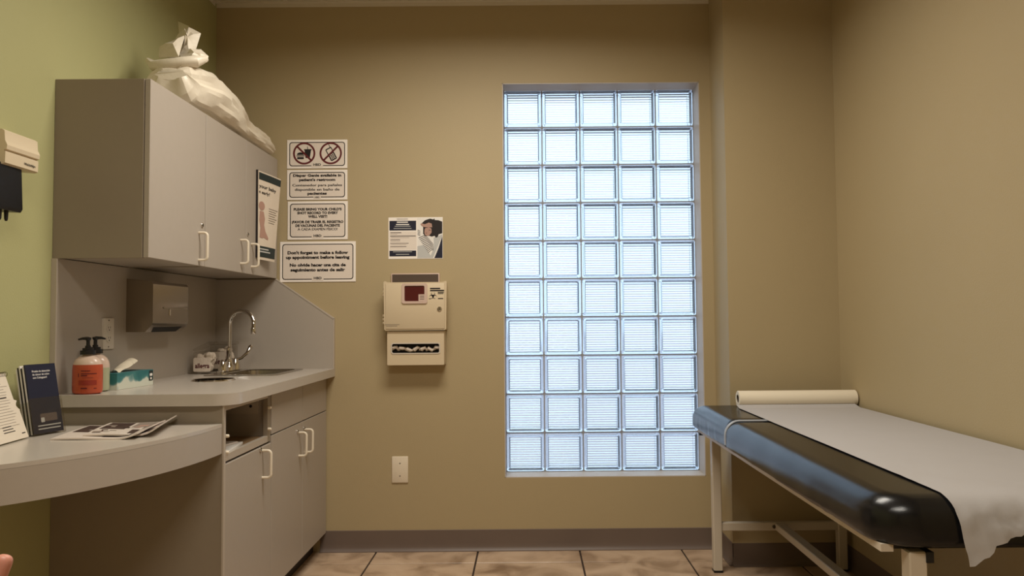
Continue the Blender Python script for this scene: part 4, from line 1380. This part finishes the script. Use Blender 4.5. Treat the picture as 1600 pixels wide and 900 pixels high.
# steel frame under the cushions
LS = .040
FX0, FX1, FY0, FY1 = .842, 1.455, 1.685, 3.515
B().box(EX0 + .035, EX1 - .035, EY0 + .05, EY1 - .01, EZ0 - .012, EZ0 + .004).build('deck_board', 'black_plastic', ex_t)
b = B()
b.box(EX0 + .018, EX0 + .046, EY0 + .035, EY1 - .02, EZ0 - .014, EZ0 + .003)
b.build('side_rail', 'frame_cream', ex_t)
B().box(EX1 - .052, EX1 - .030, EY0 + .05, EY1 - .02, EZ0 - .030, EZ0 - .010).build('side_rail', 'frame_cream', ex_t)
for yy in (FY0 + .16, FY1 - .03):
    B().box(EX0 + .05, EX1 - .05, yy, yy + .02, EZ0 - .030, EZ0 - .010).build('cross_rail', 'frame_cream', ex_t)
for x in (FX0, FX1 - LS):
    for y in (FY0, FY1 - LS):
        l = B().box(x, x + LS, y, y + LS, .006, EZ0 - .011, .003, 1).build('leg', 'frame_cream', ex_t)
        B().box(x - .001, x + LS + .001, y - .001, y + LS + .001, 0, .012, .002, 1).build('foot_cap', 'black_plastic', l)
B().box(FX0 + LS - .004, FX0 + LS + .012, FY0 - .004, FY0 + .03, EZ0 - .034, EZ0 - .010).build('end_plug', 'black_plastic', ex_t)
B().box(EX0 + .024, EX0 + .05, EY1 - .022, EY1 - .006, EZ0 - .032, EZ0 - .008).build('end_plug', 'black_plastic', ex_t)
for y in (FY0 + .006, FY1 - LS + .006):
    B().box(FX0 + LS - .002, FX1 - LS + .002, y, y + .028, .187, .225, .003, 1).build('end_stretcher', 'frame_cream', ex_t)
mid = (FX0 + FX1) / 2
B().box(mid - .022, mid + .022, FY0 + .03, FY1 - LS + .008, .190, .222, .003, 1).build('long_stretcher', 'frame_cream', ex_t)
B(axes((mid - .028, FY1 - LS + .005, .206), (1, 0, 0), (0, 0, 1))).lathe([(.008, 0), (.008, .004), (.004, .006)], 12).build('bolt', 'dark_metal', ex_t)

# paper roll and sheet
RY, RR = 3.405, .036
RX0, RX1 = .945, 1.477
roll = thing('paper_roll', ((RX0 + RX1) / 2, RY, EZ1), 'cream roll of exam paper lying across the black table', 'paper roll')
m = axes((RX0, RY, EZ1 + RR + .001), (0, 1, 0), (0, 0, 1))     # local z along +x
b = B(m)
b.lathe([(.019, .0), (RR - .002, 0), (RR, .002), (RR, RX1 - RX0 - .002), (RR - .002, RX1 - RX0), (.019, RX1 - RX0), (.019, 0)], 40, cap=False)
b.build('paper_windings', 'paper_roll', roll, angle=40)
b = B(m)
b.lathe([(.0188, .002), (.0165, .002), (.0165, RX1 - RX0 - .002), (.0188, RX1 - RX0 - .002)], 24, cap=False)
b.lathe([(.0164, .06), (.0164, .07)], 16)
b.build('core_tube', 'bracket_brown', roll)

PX0, PX1 = .930, 1.462
def sheet(u, v):
    """v runs from the roll to the torn end that hangs over the foot of the table"""
    x = PX0 + (PX1 - PX0) * u
    Ltop = RY - .03 - (EY0 + .055)
    # torn hem: long point at the left, rising to the right
    hang = .150 - .080 * min(1, u / .27) - .022 * min(1, max(0, (u - .27) / .25)) + .004 * math.sin(u * 31) + .0025 * math.sin(u * 83)
    total = Ltop + .03 + hang
    s = v * total
    z = EZ1 + .0035
    y = RY - .03 - s
    wr = .003 * noise.noise(Vector((x * 5, s * 2.2, 0)))
    if s > Ltop:
        q = s - Ltop
        r = .060
        if q < r * PI / 2:
            a = q / r
            y = EY0 + .055 - r * math.sin(a); z = EZ1 + .0035 - r * (1 - math.cos(a))
        else:
            y = EY0 + .055 - r - .012 * math.sin((q - r * PI / 2) * 12 + u * 5); z = EZ1 + .0035 - r - (q - r * PI / 2)
        k = min(1, q / .08)
        y -= abs(k * (+.010 * noise.noise(Vector((x * 13, q * 15, 2))) + .008 * noise.noise(Vector((x * 30, q * 24, 5)))))
        x += .15 * max(0, q - .02) * max(0, 1 - u / .6)
    else:
        y += 0
        near = max(0, (s - Ltop + .28) / .28)
        z += max(0, wr) * (.5 + near) + near * .0035 * max(0, noise.noise(Vector((x * 16, s * 18, 4))))
        if s < .05:
            z += .010 * (1 - s / .05)
    return (x, y, z)
b = B()
b.grid(sheet, 46, 150)
pap = b.build('exam_paper', 'paper_exam', None, origin=(1.2, 2.5, EZ1), recalc=False, angle=60)
tag(pap, 'long sheet of cream exam paper covering the table with a torn hanging end', 'paper')

# ================================================================== HAND AT THE FRAME'S EDGE
def skin_mesh(name, joints, edges, mt, root, parent=None, origin=None, levels=2):
    me = bpy.data.meshes.new(name)
    me.from_pydata([j[0] for j in joints], edges, [])
    o = bpy.data.objects.new(name, me)
    col.objects.link(o)
    md = o.modifiers.new('skin', 'SKIN'); md.use_smooth_shade = True
    for i, j in enumerate(joints):
        me.skin_vertices[0].data[i].radius = (j[1], j[2] if len(j) > 2 else j[1])
        me.skin_vertices[0].data[i].use_root = (i == root)
    sd = o.modifiers.new('sub', 'SUBSURF'); sd.levels = levels; sd.render_levels = levels
    bpy.context.view_layer.update()
    m2 = bpy.data.meshes.new_from_object(o.evaluated_get(bpy.context.evaluated_depsgraph_get()))
    bpy.data.objects.remove(o)
    m2.name = name
    m2.materials.clear(); m2.materials.append(MATS[mt])
    return m2
tip = at(7, 878, y=.62) + Vector((.002, 0, .015))
hm = Matrix.Translation(tip)
# local frame: x right, y away from the camera, z up; index finger tip at the origin, hand below and to the left
W0 = Vector((-.075, -.075, -.165))
J = [(W0, .026, .019), (W0 + Vector((.012, .012, .035)), .030, .017), (W0 + Vector((.026, .030, .072)), .034, .015)]
E_ = [(0, 1), (1, 2)]
def finger(base, pts, r):
    prev = base
    for k, q in enumerate(pts):
        J.append((Vector(q), r * (1 - .09 * k))); E_.append((prev, len(J) - 1)); prev = len(J) - 1
K = W0 + Vector((.030, .036, .082))
finger(2, [K + Vector((.020, -.006, .004)), (-.018, -.022, -.052), (-.005, -.006, -.028), (0, 0, -.008)], .0098)                 # index
finger(2, [K + Vector((.004, .006, .008)), (-.040, -.008, -.046), (-.032, .012, -.022), (-.030, .022, -.008)], .0100)          # middle
finger(2, [K + Vector((-.014, .012, .006)), (-.062, .004, -.052), (-.058, .024, -.032), (-.057, .034, -.020)], .0095)         # ring
finger(2, [K + Vector((-.030, .014, -.002)), (-.082, .008, -.066), (-.082, .024, -.050), (-.082, .032, -.040)], .0082)        # little
finger(1, [W0 + Vector((.040, -.004, .042)), W0 + Vector((.062, .004, .070)), W0 + Vector((.072, .016, .092))], .0112)        # thumb
J.append((W0 + Vector((-.050, -.055, -.050)), .030, .026)); E_.append((0, len(J) - 1))
J.append((W0 + Vector((-.150, -.170, -.150)), .042, .038)); E_.append((len(J) - 2, len(J) - 1))
hand_me = skin_mesh('person', J, E_, 'skin', 0)
hand = bpy.data.objects.new('person', hand_me)
col.objects.link(hand)
hand.location = tip
tag(hand, 'bare hand with a raised fingertip in front of the curved desk', 'person')
ORG['person'] = tip.copy()
fa, fb = tip + W0 + Vector((-.045, -.050, -.045)), tip + W0 + Vector((-.158, -.178, -.158))
B().tube([fa, fa.lerp(fb, .5), fb], [.036, .042, .048], 16, cap=False).build('sleeve', 'sleeve', hand, solid=.003)
